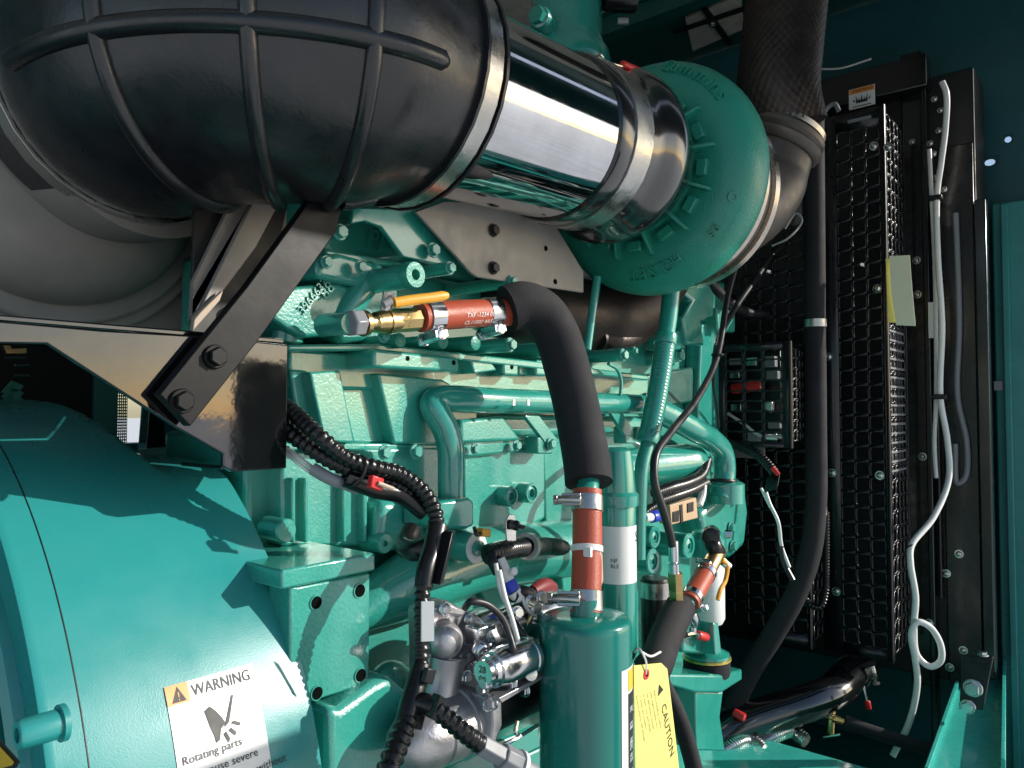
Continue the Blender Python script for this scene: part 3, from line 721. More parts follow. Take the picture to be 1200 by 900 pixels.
# screen-clockwise direction: th from -y (right) through +z (top)
arc_text('Cummins', math.radians(52), math.radians(50), .024).build('lettering', 'turbo', t)
arc_text('HOLSET', math.radians(-78), math.radians(58), .021).build('lettering', 'turbo', t)
arc_text('105', math.radians(-40), math.radians(52), .013).build('lettering', 'turbo', t)
b = MB(); b.lathe(vol(math.radians(-22), math.radians(50), -.004), (vol(math.radians(-22), math.radians(50), .01) - vol(math.radians(-22), math.radians(50))).normalized(), [(.0062, 0), (.0062, .006), (.004, .006), (.004, .0045), (0, .0045)], 20); b.build('boss', 'turbo', t)
# clamped joint and bearing side behind the volute
b = MB(); b.lathe(TC + AX * .02, AX, [(.10, 0), (.128, .006), (.128, .03), (.112, .036), (.112, .05), (.125, .056), (.125, .078), (.108, .088), (.108, .12), (.09, .13)], 72); b.build('bearing_housing', 'bronze', t, sharp=30)
for hx in (.062, .098):
    b = MB(); b.lathe(TC + AX * hx, AX, [(.11, 0), (.130, .003), (.133, .010), (.130, .017), (.11, .02)], 72, closed=True); b.build('band_clamp', 'band', t)

# exhaust elbow, flange and braided flexible --------------------------------
t = thing('exhaust_elbow', 'dull grey exhaust elbow rising behind the turbocharger', 'exhaust elbow', (1.1, .5, .2))
XE = 1.16
E0 = X(884, 250, 1.02)
pts = [TC + AX * .125, V((1.075, .494, .306)), V((1.125, .474, .322)), V((1.156, .454, .352)), V((1.166, .446, .385)), V((1.170, .443, .41))]
b = MB(); b.tube(pts, lambda f: .096 - .042 * min(1, f * 1.25), 48, n=10); b.build('tube', 'bronze', t, sharp=60)
c = pts[-1]; ax = V((.24, -.34, .9)).normalized()
b = MB(); b.lathe(c - ax * .008, ax, [(.045, 0), (.060, 0), (.066, .005), (.068, .012), (.062, .017), (.066, .022), (.066, .029), (.058, .034), (.045, .034)], 64, closed=True); b.build('flange', 'bronze', t)
b = MB(); b.lathe(c + ax * .024, ax, [(.055, 0), (.062, .002), (.062, .010), (.055, .012)], 64, closed=True); b.build('band_clamp', 'brushed', t)
def braid(name, label, P, r, seg=132):
    o = MB(); P2 = resample(catmull(P, 12), .0036); k = len(P2)
    t0 = (P2[1] - P2[0]).normalized(); u, w, _ = basis(t0); R = []
    for i in range(k):
        tt = (P2[min(i + 1, k - 1)] - P2[max(i - 1, 0)]).normalized(); u = (u - tt * u.dot(tt)).normalized(); w = tt.cross(u)
        R.append([P2[i] + (u * math.cos(2 * PI * j / seg) + w * math.sin(2 * PI * j / seg)) * (r + .0008 * (1 if (i // 2 + j // 2) % 2 else -1) + (.0006 if j % 2 else 0)) for j in range(seg)])
    o.rings(R); ob = o.build(name, 'braid', sharp=50); return tag(ob, label, 'flexible pipe')
bp = [c + ax * .030, c + V((-.004, -.004, .08)), c + V((.004, -.006, .15)), c + V((.016, -.012, .24)), c + V((.02, -.03, .40)), c + V((.02, -.03, .585))]
braid('braided_pipe', 'dark braided flexible exhaust pipe rising to the ceiling', bp, .061)

# teal outlet tower behind the air pipe
t = thing('outlet_elbow', 'teal cast outlet tower rising behind the glossy pipe', 'casting', (.9, .66, .3))
yt = .70
c0 = Y(664, 70, yt); 
b = MB(); b.lathe(V((c0.x, yt, c0.z - .10)), V((0, 0, 1)), [(.07, 0), (.070, .085), (.068, .105), (.060, .118), (.056, .13), (.0555, .30)], 56); b.build('neck', 'paint', t)
q = Y(612, 14, yt)
b = MB(); b.cyl(V((c0.x - .03, yt, q.z)), V((c0.x - .085, yt - .01, q.z)), .017, seg=20, bev=.003); b.cyl(V((c0.x - .07, yt - .01, q.z)), V((c0.x - .094, yt - .012, q.z)), .013, seg=6); b.build('port', 'paint', t)
q = Y(716, 24, yt - .02)
b = MB(); b.cyl(V((c0.x + .03, yt - .05, q.z)), V((c0.x + .07, yt - .085, q.z)), .020, seg=24, bev=.003); b.build('cap', 'plastic', t)
b = MB(); q = Y(724, 25, yt - .09); b.cyl(q, q + V((.01, -.012, 0)), .005, seg=6); b.build('nut', 'greyplastic', t)

for r_ in list(bpy.data.objects):
    k = r_.name.split('.')[0]
    if k == 'turbocharger': nest(r_, ('lettering', 'fin', 'pad', 'boss'), ('volute',))
    if k in ('fan_guard', 'terminal_guard'): nest(r_, ('screw', 'bolt', 'slot_plate'), ('front_grille',))
    if k == 'radiator': nest(r_, ('screw',), ('upright',))
    if k == 'mount_bracket': nest(r_, ('bolt',), ('plate',))
    if k == 'support_strap': nest(r_, ('bolt',), ('bar',))
    if k == 'warning_plate': nest(r_, ('header', 'print'), ('plate',))
# ================================================================== engine block
YB = .60
t = thing('engine_block', 'large teal diesel engine block filling the middle of the picture', 'engine', (.85, .85, -.7))
ENG = t
def pr(px, y, th, parent=None, name='panel', m='cast', bevel=.003, seg=2):
    """casting piece: outline in the plane y, th deep"""
    return MB().prism([Y(a, c, y) for a, c in px], (0, th, 0)).build(name, m, parent, bevel=bevel, seg=seg)
def boss(parent, px, py, y, rpx, L, m='cast', name='boss', bore=.35, step=None, ax=NY):
    c = Y(px, py, y); r = m_(rpx, c)
    b = MB(); pf = [(r * .9, -L), (r, -L + .001), (r, -.0015), (r * .9, 0)]
    if step: pf += [(r * step, 0), (r * step, -.0025)] if step > bore else []
    if bore: pf += [(r * bore, -.0005), (r * bore, -.006), (0, -.006)]
    else: pf += [(0, 0)]
    b.lathe(c, ax, pf, 28); return b.build(name, m, parent, sharp=30)
# masses
b = MB(); b.box((.372, YB + .02, -.70), (1.30, .775, -.02)); b.box((.374, .78, -.71), (1.298, 1.10, -.12)); b.build('crankcase', 'cast', t, bevel=.006)
b = MB(); b.box((.385, YB + .055, -.018), (1.27, .775, .16)); b.build('cylinder_head', 'cast', t, bevel=.008)
b = MB(); b.prism([(.40, .665, .162), (.40, .69, .30), (.40, .76, .30), (.40, .77, .162)], (.84, 0, 0)); b.build('valve_cover', 'cast', t, bevel=.012, seg=3)
# ledge under the head and the upper deck of the block
ledge = pr([(338, 404), (445, 403), (645, 425), (760, 440), (760, 446), (640, 433), (440, 411), (338, 411)], YB - .035, .09, t, 'deck_ledge', bevel=.002)
pr([(338, 409), (760, 440), (760, 470), (500, 458), (340, 455)], YB - .012, .05, t, 'deck_face', bevel=.003)
# raised casting panels, left bay
pr([(340, 432), (362, 434), (379, 520), (352, 520)], YB - .0145, .05, t, 'rib', bevel=.003)
pr([(363, 436), (399, 434), (416, 519), (380, 518)], YB - .029, .045, t, 'raised_pad', bevel=.0022, seg=2)
pr([(398, 454), (442, 454), (462, 520), (413, 520)], YB - .008, .03, t, 'web', bevel=.003)
pr([(443, 437), (520, 445), (560, 470), (560, 522), (462, 520)], YB - .0245, .04, t, 'raised_pad', bevel=.0025, seg=2)
pr([(330, 518), (560, 521), (560, 528), (330, 528)], YB - .02, .05, t, 'lip', bevel=.002)
# lower face bay behind the harness and side cover
pr([(330, 528), (520, 526), (522, 640), (330, 640)], YB - .004, .03, t, 'lower_face', bevel=.003)
pr([(425, 526), (520, 524), (520, 585), (470, 570)], YB - .022, .03, t, 'bright_face', bevel=.003)
for px in (342, 357, 402, 426, 446):
    pr([(px, 560), (px + 5, 560), (px + 5, 636), (px, 636)], YB - .014, .02, t, 'stiffener', bevel=.002)
pr([(447, 585), (500, 590), (505, 640), (440, 650)], YB - .025, .03, t, 'cast_swell', bevel=.009, seg=3)
boss(t, 336, 622, YB - .03, 14, .03, bore=0); boss(t, 452, 637, YB - .03, 12, .03, bore=.3)
# pads below the ledge
o = pr([(438, 409), (538, 419), (538, 436), (438, 431)], YB - .052, .05, t, 'mounting_pad', bevel=.003)
for px, py in ((478, 420), (532, 425)):
    b = MB(); c = Y(px, py, YB - .0524); b.cyl(c, c + V((0, .001, 0)), m_(3, c), seg=16); b.build('hole', 'hole', t)
pr([(551, 419), (574, 421), (583, 434), (556, 438)], YB - .0315, .03, t, 'mounting_pad', bevel=.002)
for px in (590, 628):
    pr([(px, 421), (px + 18, 423), (px + 18, 441), (px, 440)], YB - .034, .03, t, 'mounting_pad', bevel=.003)
    b = MB(); c = Y(px + 10, 430, YB - .0344); b.cyl(c, c + V((0, .001, 0)), m_(3, c), seg=16); b.build('hole', 'hole', t)
pr([(608, 423), (626, 425), (626, 440), (608, 439)], YB - .022, .03, t, 'web', bevel=.002)
# side cover under the coolant rail
pr([(540, 492), (590, 487), (612, 516), (540, 520)], YB - .0335, .03, t, 'cover_cap', bevel=.004)
pr([(540, 512), (604, 508), (604, 530), (548, 536), (540, 536)], YB - .026, .026, t, 'cover_flange', bevel=.003)
pr([(543, 530), (640, 516), (640, 608), (575, 645), (543, 640)], YB - .018, .04, t, 'side_cover', bevel=.005, seg=3)
pr([(636, 506), (700, 500), (700, 640), (640, 645)], YB + .000, .02, t, 'side_cover', bevel=.004)
for px, py, r in ((450, 530, 9), (487, 529, 9), (556, 526, 6.5), (605, 522, 6.5)):
    c = Y(px, py, YB - .034); bolt(t, c, m_(r * .72, c))
for px, py, r in ((600, 582, 12), (624, 578, 12), (720, 547, 9)):
    boss(t, px, py, YB - .034, r, .025, bore=.42, step=.75)
# long rail cover to the right (lower) and pipe-like gallery
pr([(560, 485), (760, 488), (760, 512), (600, 512)], YB - .010, .03, t, 'gallery', bevel=.008, seg=3)
# clip brackets over the gallery
for (a, b_, c_, d_) in (((615, 487), (632, 487), (657, 519), (640, 520)), ((716, 484), (730, 484), (746, 510), (733, 511))):
    pr([a, b_, c_, d_], YB - .045, .006, t, 'clip', bevel=.001)
for px, py in ((630, 512), (733, 500)):
    pr([(px, py), (px + 18, py), (px + 18, py + 20), (px, py + 20)], YB - .0435, .02, t, 'clip_foot', bevel=.002)
    c = Y(px + 15, py + 8, YB - .046); bolt(t, c, m_(5.2, c))
c = Y(738, 512, YB - .046)
# lower swelling ridge of the block above the starter
b = MB(); P = [Y(390, 735, YB - .03), Y(470, 690, YB - .03), Y(560, 655, YB - .02), Y(700, 640, YB - .01)]
b.tube(P, lambda f: .036 * min(1, math.sqrt(max(0, f) * 4) + .02), 20); b.build('ridge', 'cast', t)
pr([(400, 705), (520, 660), (640, 625), (700, 640), (700, 760), (520, 800), (400, 800)], YB - .015, .05, t, 'lower_skirt', bevel=.008, seg=3)
pr([(560, 690), (640, 668), (640, 700), (575, 720)], YB - .022, .02, t, 'pocket_rim', bevel=.004)
pr([(656, 655), (690, 652), (690, 700), (660, 705)], YB - .026, .02, t, 'web', bevel=.004)
# oil pan rail below starter
pr([(500, 905), (640, 845), (760, 790), (760, 830), (640, 875), (560, 915)], YB - .09, .12, t, 'pan_rail', 'paint', .004)
pr([(520, 930), (640, 872), (760, 830), (760, 960), (520, 960)], YB - .075, .12, t, 'oil_pan', 'paint', .004)
# boss; full sun on its machined face is put into the white colour
c = Y(558, 642, YB - .085); r = m_(18, c)
b = MB(); b.cyl(c + V((0, .11, 0)), c, r * 1.25, r, 36); b.build('boss', 'cast', t)
b = MB(); b.lathe(c, NY, [(r * .98, -.001), (r * .98, .0012), (r * .55, .0014), (r * .5, -.002), (r * .5, .001)], 36); b.build('machined_face', 'label', t)
b = MB(); b.lathe(c, NY, [(r * .48, 0), (r * .48, .005), (r * .2, .006), (r * .2, .003), (0, .003)], 20); b.build('plug', 'cast', t)

# ---- head castings, upper left
pr([(318, 338), (372, 333), (375, 345), (392, 330), (430, 340), (415, 392), (352, 396), (318, 372)], YB - .02, .09, t, 'water_manifold', bevel=.006, seg=3)
c = Y(336, 384, YB - .02)
b = MB(); b.cyl(Y(336, 370, YB), Y(337, 396, YB), m_(17, c), seg=28, bev=.002); b.build('stub', 'cast', t)
b = MB(); b.lathe(Y(337, 396, YB), V((0, 0, -1)), [(m_(15, c), -.01), (m_(18, c), -.008), (m_(18, c), .004), (m_(15, c), .005)], 28); b.build('collar', 'cast', t)
pr([(373, 300), (398, 296), (440, 308), (440, 328), (420, 336), (372, 325)], YB - .03, .09, t, 'lug', bevel=.005, seg=3)
pr([(380, 280), (425, 252), (470, 262), (478, 302), (420, 310), (382, 295)], YB + .02, .05, t, 'head_face', bevel=.004)
pr([(382, 292), (432, 300), (478, 307), (478, 312), (432, 310), (382, 299)], YB - .005, .05, t, 'cast_line', bevel=.003)
pr([(414, 243), (545, 248), (545, 300), (528, 312), (506, 308), (473, 301), (447, 266), (428, 259), (412, 262)], YB - .035, .006, t, 'lifting_plate', 'paint', .0012)
pr([(390, 380), (440, 330), (470, 335), (470, 400), (400, 402)], YB + .0, .06, t, 'head_face', bevel=.006)
# diagonal rib and big boss
b = MB(); b.tube([Y(398, 378, YB - .015), Y(420, 345, YB - .02), Y(440, 318, YB - .02)], .013, 14); b.build('rib', 'cast', t)
b = MB(); c = Y(486, 322, YB - .085); r = m_(15.5, c); q = Y(448, 318, YB)
b.cyl(V((c.x - .000, YB, c.z)), V((c.x, c.y + .008, c.z)), r * .95, seg=32); b.build('boss', 'cast', t)
b = MB(); b.lathe(c, NY, [(r * .9, -.01), (r * 1.02, -.008), (r * 1.02, 0), (r * .95, .0015), (r * .42, .0015), (r * .38, -.012), (0, -.012)], 36); b.build('boss_face', 'turbo', t)
for px, py, r, y in ((382, 307, 8, YB - .035), (422, 313, 8, YB - .04), (398, 272, 10, YB - .03), (507, 293, 9, YB - .042), (527, 314, 7.5, YB - .07), (378, 386, 9, YB - .035), (449, 394, 8, YB - .05)):
    c = Y(px, py, y); bolt(t, c, m_(r * .72, c))
for px, py, r, y in ((527, 314, 8.5, YB - .066), (600, 330, 8, YB - .05), (598, 404, 9, YB - .07), (730, 416, 8, YB - .05), (744, 411, 5, YB - .05)):
    c = Y(px, py, y); rr = m_(r, c); b = MB(); b.cyl(c + V((0, .10, 0)), c, rr * .95, seg=20); b.build('boss', 'cast', t); bolt(t, c, rr * .62)
# row of dark studs along the head under the hose
for px, py in ((470, 399), (520, 400), (558, 402), (640, 410), (668, 412)):
    c = Y(px, py, YB - .045); b = MB(); b.cyl(c + V((0, .10, 0)), c, m_(9, c), seg=16, bev=.002); b.build('stud_boss', 'turbo', t)
# tall links near the front of the head
for px, py in ((774, 350), (770, 365), (771, 376)):
    c = Y(px, py, YB + .01); b = MB(); b.torus(c, V((-.6, -1, 0)), m_(5, c), m_(2, c), 20, 8); b.build('link', 'cast', t)
# 'PPC' cast letters and casting marks
P0 = Y(426, 290, YB + .0194)
b = MB(); write(b, 'PPC', .030, lambda u, v, h: P0 + V((u + v * .25, 0, v)) + V((0, -1, 0)) * h, .004); b.build('cast_lettering', 'cast', t)
P1 = Y(354, 370, YB - .0204); d1 = (Y(378, 340, YB - .02) - Y(354, 370, YB - .02)).normalized(); e1 = V((-d1.z, 0, d1.x))
b = MB(); write(b, '3966637', .012, lambda u, v, h: P1 + d1 * u + e1 * v + V((0, -1, 0)) * h, .0016)
P2 = Y(381, 352, YB - .0204)
write(b, '88', .016, lambda u, v, h: P2 + d1 * u + e1 * v + V((0, -1, 0)) * h, .0016); b.build('cast_lettering', 'cast', t)

# ---- front of engine: gear housing, water pump, brackets
pr([(690, 330), (850, 330), (850, 700), (700, 720)], YB + .05, .4, t, 'gear_housing', bevel=.006)
pr([(790, 335), (830, 330), (838, 345), (836, 372), (822, 378), (826, 405), (806, 404), (800, 372), (812, 352)], YB - .02, .03, t, 'bracket', 'paint', .004)
pr([(822, 380), (834, 374), (838, 500), (818, 500)], YB + .02, .03, t, 'post', 'paint', .004)
pr([(840, 360), (862, 365), (862, 390), (842, 388)], YB + .0, .05, t, 'lug', bevel=.004)
pr([(785, 388), (803, 386), (803, 410), (785, 410)], YB - .01, .04, t, 'bracket', 'paint', .003)
bolt(t, Y(795, 416, YB - .0), .008)
c = Y(792, 418, YB); b = MB(); b.cyl(c + V((0, .05, 0)), c, .014, seg=20); b.build('boss', 'cast', t)
pr([(755, 440), (812, 430), (818, 470), (760, 480)], YB + .03, .04, t, 'recess_shade_plate', 'deep', .004)  # solid plate; the shade of a recess is in its dark green
# rail tube of the block behind the dipstick (big horizontal cylinder)
a, b2 = Y(700, 560, YB), Y(812, 541, YB)
b = MB(); r = m_(21, b2); zc = b2.z; xs = (Y(690, 545, YB).x, Y(800, 545, YB).x, Y(818, 545, YB).x)
b.lathe(V((xs[0], YB, zc)), AX, [(r, 0), (r, xs[1] - xs[0]), (r * 1.04, xs[1] - xs[0] + .003), (r * .98, xs[2] - xs[0] - .02), (r * .7, xs[2] - xs[0]), (.004, xs[2] - xs[0] + .004)], 40); b.build('gallery_tube', 'paint', t)
# water pump casting
c = Y(852, 600, YB + .03)
pr([(846, 562), (862, 555), (874, 566), (878, 600), (874, 640), (858, 655), (830, 650), (820, 600), (838, 585)], YB - .02, .08, t, 'water_pump', bevel=.012, seg=3)
b = MB(); c = Y(850, 575, YB - .03); b.lathe(c, V((0, 0, 1)), [(m_(22, c), -.02), (m_(22, c), .012), (m_(18, c), .016)], 28); b.build('pump_neck', 'cast', t)
for px, py, r in ((768, 630, 13), (766, 658, 15), (808, 640, 15)):
    boss(t, px, py, YB - .05, r, .09, 'paint', bore=.22, step=.62)
for px, py in ((856, 618), (845, 632), (858, 640)): bolt(t, Y(px, py, YB - .022), .007)

# ================================================================== coolant pipes
t = thing('coolant_pipe', 'teal pipe rising from a square flange and bending along the engine side', 'pipe', Y(535, 615, .55))
yp = .548
r = m_(15.5, Y(534, 560, yp))
P = [Y(534, 612, yp), Y(533, 580, yp), Y(532, 545, yp), Y(527, 512, yp), Y(514, 487, yp)]
A = Y(540, 470, yp); B = Y(756, 474, yp)
P = [Y(535, 612, yp), Y(533, 560, yp), Y(531, 530, yp), V((A.x - .075, yp, A.z - .042)), V((A.x - .062, yp, A.z - .012)), V((A.x - .02, yp, A.z)), V((A.x + .05, yp, A.z)), V(((A.x + B.x) / 2, yp, (A.z + B.z) / 2)), B]
P = [Y(530, 612, yp), Y(529, 575, yp), Y(529, 545, yp), Y(528, 525, yp), Y(523, 505, yp + .004), Y(514, 488, yp + .010), Y(507, 474, yp + .016), Y(514, 468, yp + .018), Y(534, 467, yp + .016), Y(570, 469, yp + .012), Y(640, 471, yp + .010), Y(756, 474, yp + .012)]
r = m_(16, Y(534, 560, yp))
b = MB(); b.tube(P, r, 28, n=12); b.build('tube', 'paint', t)
pr([(513, 588), (550, 583), (556, 588), (556, 616), (548, 620), (513, 620)], yp - .024, .05, t, 'flange', 'paint', .003)
b = MB(); c = Y(756, 474, yp + .01); b.torus(c, AX, r, .003, 28, 8); b.build('bead', 'paint', t)
for px in (603, 620):     # small white paint marks
    b = MB(); c = Y(px, 469, yp - .0155); b.obox(c + V((0, .0012, -.0025)), (.0022, 0, 0), (0, .0006, 0), (0, 0, .0035)); b.build('paint_mark', 'label', t, bevel=.0003)
t = thing('coolant_pipe', 'teal pipe bending down into the water pump at the engine front', 'pipe', Y(850, 580, .56))
yq = .57
P = [Y(756, 474, yq + .02), Y(785, 488, yq + .01), Y(812, 503, yq), Y(832, 514, yq), Y(846, 530, yq), Y(849, 552, yq), Y(845, 578, yq), Y(844, 584, yq)]
b = MB(); b.tube(P, m_(13.5, P[3]), 28, n=12); b.build('tube', 'paint', t)
b = MB(); b.torus(Y(847, 563, yq), V((0.1, 0, 1)), m_(13.5, P[5]), .003, 28, 8); b.build('seal', 'core', t)
# dipstick / breather tubes
t = thing('dipstick_tube', 'long teal dipstick tube with ribbed sleeve crossing the engine side', 'tube', Y(748, 650, .53))
yd = .525
b = MB(); b.tube([Y(787, 338, yd), Y(783, 375, yd), Y(779, 400, yd)], m_(10.5, Y(783, 375, yd)), 20); b.build('tube', 'paint', t)
b = MB(); b.tube([Y(760, 516, yd), Y(752, 548, yd), Y(749, 600, yd), Y(748, 655, yd)], m_(8.5, Y(752, 548, yd)), 20); b.build('tube', 'paint', t)
b = MB(); b.tube([Y(781, 392, yd), Y(774, 440, yd), Y(766, 485, yd), Y(759, 518, yd)], m_(12.5, Y(774, 440, yd)), 24, rib=(.005, .00035)); b.build('sleeve', 'paint', t)
b = MB(); c = Y(781, 392, yd); c2 = Y(779, 404, yd); b.cyl(c, c2, m_(13.5, c), seg=24, bev=.001); b.build('ferrule', 'paint', t)
b = MB(); c = Y(761, 506, yd); c2 = Y(758, 520, yd); b.cyl(c, c2, m_(13.5, c), seg=24, bev=.001); b.build('ferrule', 'paint', t)
hose('drain_tube', 'thin teal tube angling down from beneath the turbocharger', 'tube', [Y(700, 325, .56), Y(694, 365, .56), Y(688, 410, .56)], 5, 'paint')
hose('sensor_wire', 'tiny teal sensor and tube standing on the coolant pipe', 'sensor', [Y(713, 426, .55), Y(724, 434, .55), Y(728, 448, .55), Y(727, 463, .55)], 2.2, 'cast')
# exhaust duct beneath the turbo
t = thing('exhaust_duct', 'brown heat-tinted exhaust duct below the turbocharger', 'duct', Y(735, 400, .60))
b = MB(); b.tube([Y(560, 352, .66), Y(640, 366, .645), Y(700, 375, .63), Y(735, 366, .62), Y(768, 340, .61), Y(800, 300, .60)], lambda f: .040 + .018 * math.sin(PI * min(1, f * 1.15)) , 32, n=14); b.build('bellows', 'bellow', t)
b = MB(); b.tube([Y(700, 398, .60), Y(730, 398, .595), Y(750, 386, .595)], m_(13, Y(730, 398, .6)), 20); b.build('stub', 'bellow', t)
# heat shield plate
t = thing('heat_shield', 'bare grey steel heat shield plate hanging under the air pipe', 'shield', Y(600, 330, .555))
b = MB(); b.prism([Y(px, py, .552) for px, py in ((488, 248), (520, 236), (640, 236), (650, 262), (684, 318), (684, 343), (560, 325), (552, 320))], (0, .004, 0)); b.build('plate', 'grey', t, bevel=.001)
for px, py in ((578, 270), (578, 314)): c = Y(px, py, .551); part_copy('bolt', 'hex', _hex, 'core', t, c, NY, m_(5.5, c))
for px, py in ((640, 291), (651, 330)):
    b = MB(); c = Y(px, py, .5514); b.cyl(c, c + V((0, .0012, 0)), m_(3.2, c), seg=16); b.build('hole', 'hole', t)

# ================================================================== valve and red hose
t = thing('ball_valve', 'brass ball valve with yellow lever handle and big grey hex nut', 'valve', Y(450, 395, .50))
ya = .515
def L(px, py, y=ya): return Y(px, py, y)
a, e = L(404, 379), L(498, 373); d = (e - a).normalized()
def rad(rpx, px=450): return m_(rpx, L(px, 378))
b = MB(); b.cyl(L(380, 381, .56), L(411, 379), rad(14), rad(12), 28); b.build('boss', 'cast', t)
b = MB(); b.lathe(L(409, 379), d, [(.9 * rad(15), 0), (rad(16), .0015), (rad(16), .012), (rad(13), .014)], 6); b.build('nut', 'greyplastic', t, bevel=.0012)
b = MB(); b.lathe(L(424, 379), d, [(rad(15), 0), (rad(15), .004), (rad(9), .005), (rad(9), .012), (rad(12), .014), (rad(12.5), .02), (rad(8), .022)], 28); b.build('nipple', 'brass', t)
b = MB(); b.lathe(L(437, 378), d, [(rad(9), 0), (rad(12.5), .004), (rad(14), .014), (rad(14.5), .024), (rad(13), .030), (rad(14), .034)], 28)
b.lathe(L(462, 376), d, [(rad(14.5), 0), (rad(14.5), .026), (rad(12), .029)], 8); b.lathe(L(452, 377), d, [(rad(15.5), 0), (rad(15.5), .003)], 28); b.build('body', 'brass', t, sharp=25)
b = MB(); c = L(452, 364); b.cyl(c, c + V((0, -.004, .016)), rad(7), seg=8); b.build('stem', 'steel', t)
b = MB(); b.tube([L(449, 357, .50), L(458, 352, .498)], rad(5), 12); b.build('lever', 'greyplastic', t)
b = MB(); b.tube([L(462, 355, .497), L(480, 352, .494), L(505, 349, .49), L(518, 347, .488), L(525, 346, .487)], lambda f: rad(6.2) * (1.0 if f < .9 else 1.0 - (f - .9) * 4), 16, flat=.7); b.build('handle', 'yellow', t)
t = thing('red_hose', 'red silicone hose with white print joining the brass valve to the foam sleeve', 'hose', L(540, 380))
h0, h1 = L(492, 372), L(598, 366, .50); rh = m_(16.5, L(545, 368))
b = MB(); b.tube([h0, L(545, 368, .508), h1], rh, 32); b.build('sleeve', 'red', t)
hd = (h1 - h0).normalized()
for px, py, yy in ((506, 371, .513), (575, 366, .504)):
    worm_clamp(t, L(px, py, yy), hd, rh, .016, (0, -.1, -1), 'zinc')
b = MB()
def redfn(o):
    def fn(u, v, h):
        ph = math.radians(-18) + v / rh; q = o + hd * u
        return q + (V((0, -1, 0)) * math.cos(ph) + V((0, 0, 1)) * math.sin(ph)) * (rh + .0004)
    return fn
for k, s in enumerate(('TXF -1234 01', 'CL11002 4A5', '1 IATW 7D1')): write(b, s, .0062, redfn(L(535, 368, .509) - V((0, 0, .0)) + V((0, 0, 0))) if k == 0 else (lambda f, k=k: (lambda u, v, h: f(u, v - .0075 * k, h)))(redfn(L(535, 368, .509))))
b.build('print', 'label', t)
# foam covered hose
t = thing('foam_hose', 'thick dark foam-covered hose arching down over the coolant pipe', 'hose', Y(690, 565, .42))
yf = .47
P = [Y(594, 362, .498), Y(612, 357, .490), Y(634, 366, .482), Y(652, 392, .474), Y(664, 430, .466), Y(674, 470, .458), Y(682, 510, .448), Y(688, 545, .436), Y(690, 566, .430)]
FR = m_(27, P[5])
b = MB(); b.tube(P, FR, 36, n=12); b.build('sleeve', 'foam', t)
b = MB(); b.tube([Y(690, 560, .4305), Y(688, 580, .424), Y(687, 600, .42)], .011, 20); b.build('inner_tube', 'paint', t)

nest(ENG, ('bolt', 'hole', 'cast_lettering', 'machined_face', 'plug', 'boss_face'), ('water_manifold', 'lug', 'head_face', 'lifting_plate', 'mounting_pad', 'cover_flange', 'side_cover', 'bright_face', 'lower_face', 'clip_foot', 'water_pump', 'boss', 'gear_housing', 'deck_face', 'bracket'))
for r_ in list(bpy.data.objects):
    k = r_.name.split('.')[0]
    if k == 'heat_shield': nest(r_, ('bolt', 'hole'), ('plate',))
    if k == 'red_hose': nest(r_, ('print',), ('sleeve',))
# ================================================================== riser hose and canister
yc = .40
t = thing('riser_hose', 'red silicone hose with white tie between the foam hose and the teal canister', 'hose', Y(687, 718, yc))
rr = m_(17.5, Y(687, 640, .41))
H0, H1 = Y(688, 574, .418), Y(686, 718, yc)
b = MB(); b.tube([H0, Y(688, 640, .41), H1], rr, 32); b.build('sleeve', 'red', t)
hd = (H1 - H0).normalized()
worm_clamp(t, Y(688, 590, .416), hd, rr, .015, -FH + RIGHT * -.3, 'brushed', shift=.011, big=.85); worm_clamp(t, Y(687, 704, .402), hd, rr, .018, -FH + RIGHT * -.3, 'brushed', shift=.012, big=.8)
b = MB(); c = Y(688, 643, .4095); b.pipe(c - hd * .003, c + hd * .003, rr + .001, rr - .001); q = c + V((-.8, -.6, 0)).normalized() * (rr + .002); b.obox(q, (.002, 0, 0), (0, .004, 0), (0, 0, .0045)); b.build('cable_tie', 'white', t, bevel=.0006)
b = MB(); b.prism([Y(px, py, .395) for px, py in ((703, 645), (706, 650), (707, 680), (703, 692), (700, 694))], (0, .001, 0)); b.build('paper_flap', 'tan', t)
t = thing('canister', 'tall teal cylindrical canister with a black striped label at the bottom centre', 'canister', Y(686, 1000, yc))
c = Y(686, 735, yc); rc = m_(54, c); zt_ = c.z
b = MB(); b.lathe(V((c.x, yc, -.62)), V((0, 0, 1)), [(rc * .96, 0), (rc, .01), (rc, zt_ + .62 + .001), (rc * .985, zt_ + .62 + .006), (rc * .93, zt_ + .62 + .0095), (rc * .60, zt_ + .62 + .0115), (.0135, zt_ + .62 + .012), (.0125, zt_ + .62 + .026)], 72); b.build('shell', 'canister', t, sharp=50)
CC = V((c.x, yc, 0))
def canfn(a0, z0, off=.0004):      # u to the right round the shell, v upward
    def fn(u, v, h):
        a = a0 + u / rc; return CC + V((math.sin(a) * math.sin(0) , 0, 0)) + V((math.sin(TH) * math.sin(a) - math.cos(TH) * math.cos(a), -math.cos(TH) * math.sin(a) - math.sin(TH) * math.cos(a), 0)) * (rc + off + h) + V((0, 0, z0 + v))
    return fn
def canpatch(name, m, u0, u1, v0, v1, off, parent=t, n=14):
    fn = canfn(0, 0, off); b = MB()
    for i in range(n):
        a, e = u0 + (u1 - u0) * i / n, u0 + (u1 - u0) * (i + 1) / n
        b.add([fn(a, v0, 0), fn(e, v0, 0), fn(e, v1, 0), fn(a, v1, 0)], [(0, 1, 2, 3)])
    return b.build(name, m, parent, weld=True)
zl1 = Y(735, 752, yc).z; zl0 = -.60
u = lambda deg: math.radians(deg) * rc
canpatch('label', 'label', u(42), u(118), zl0, zl1, .0004)
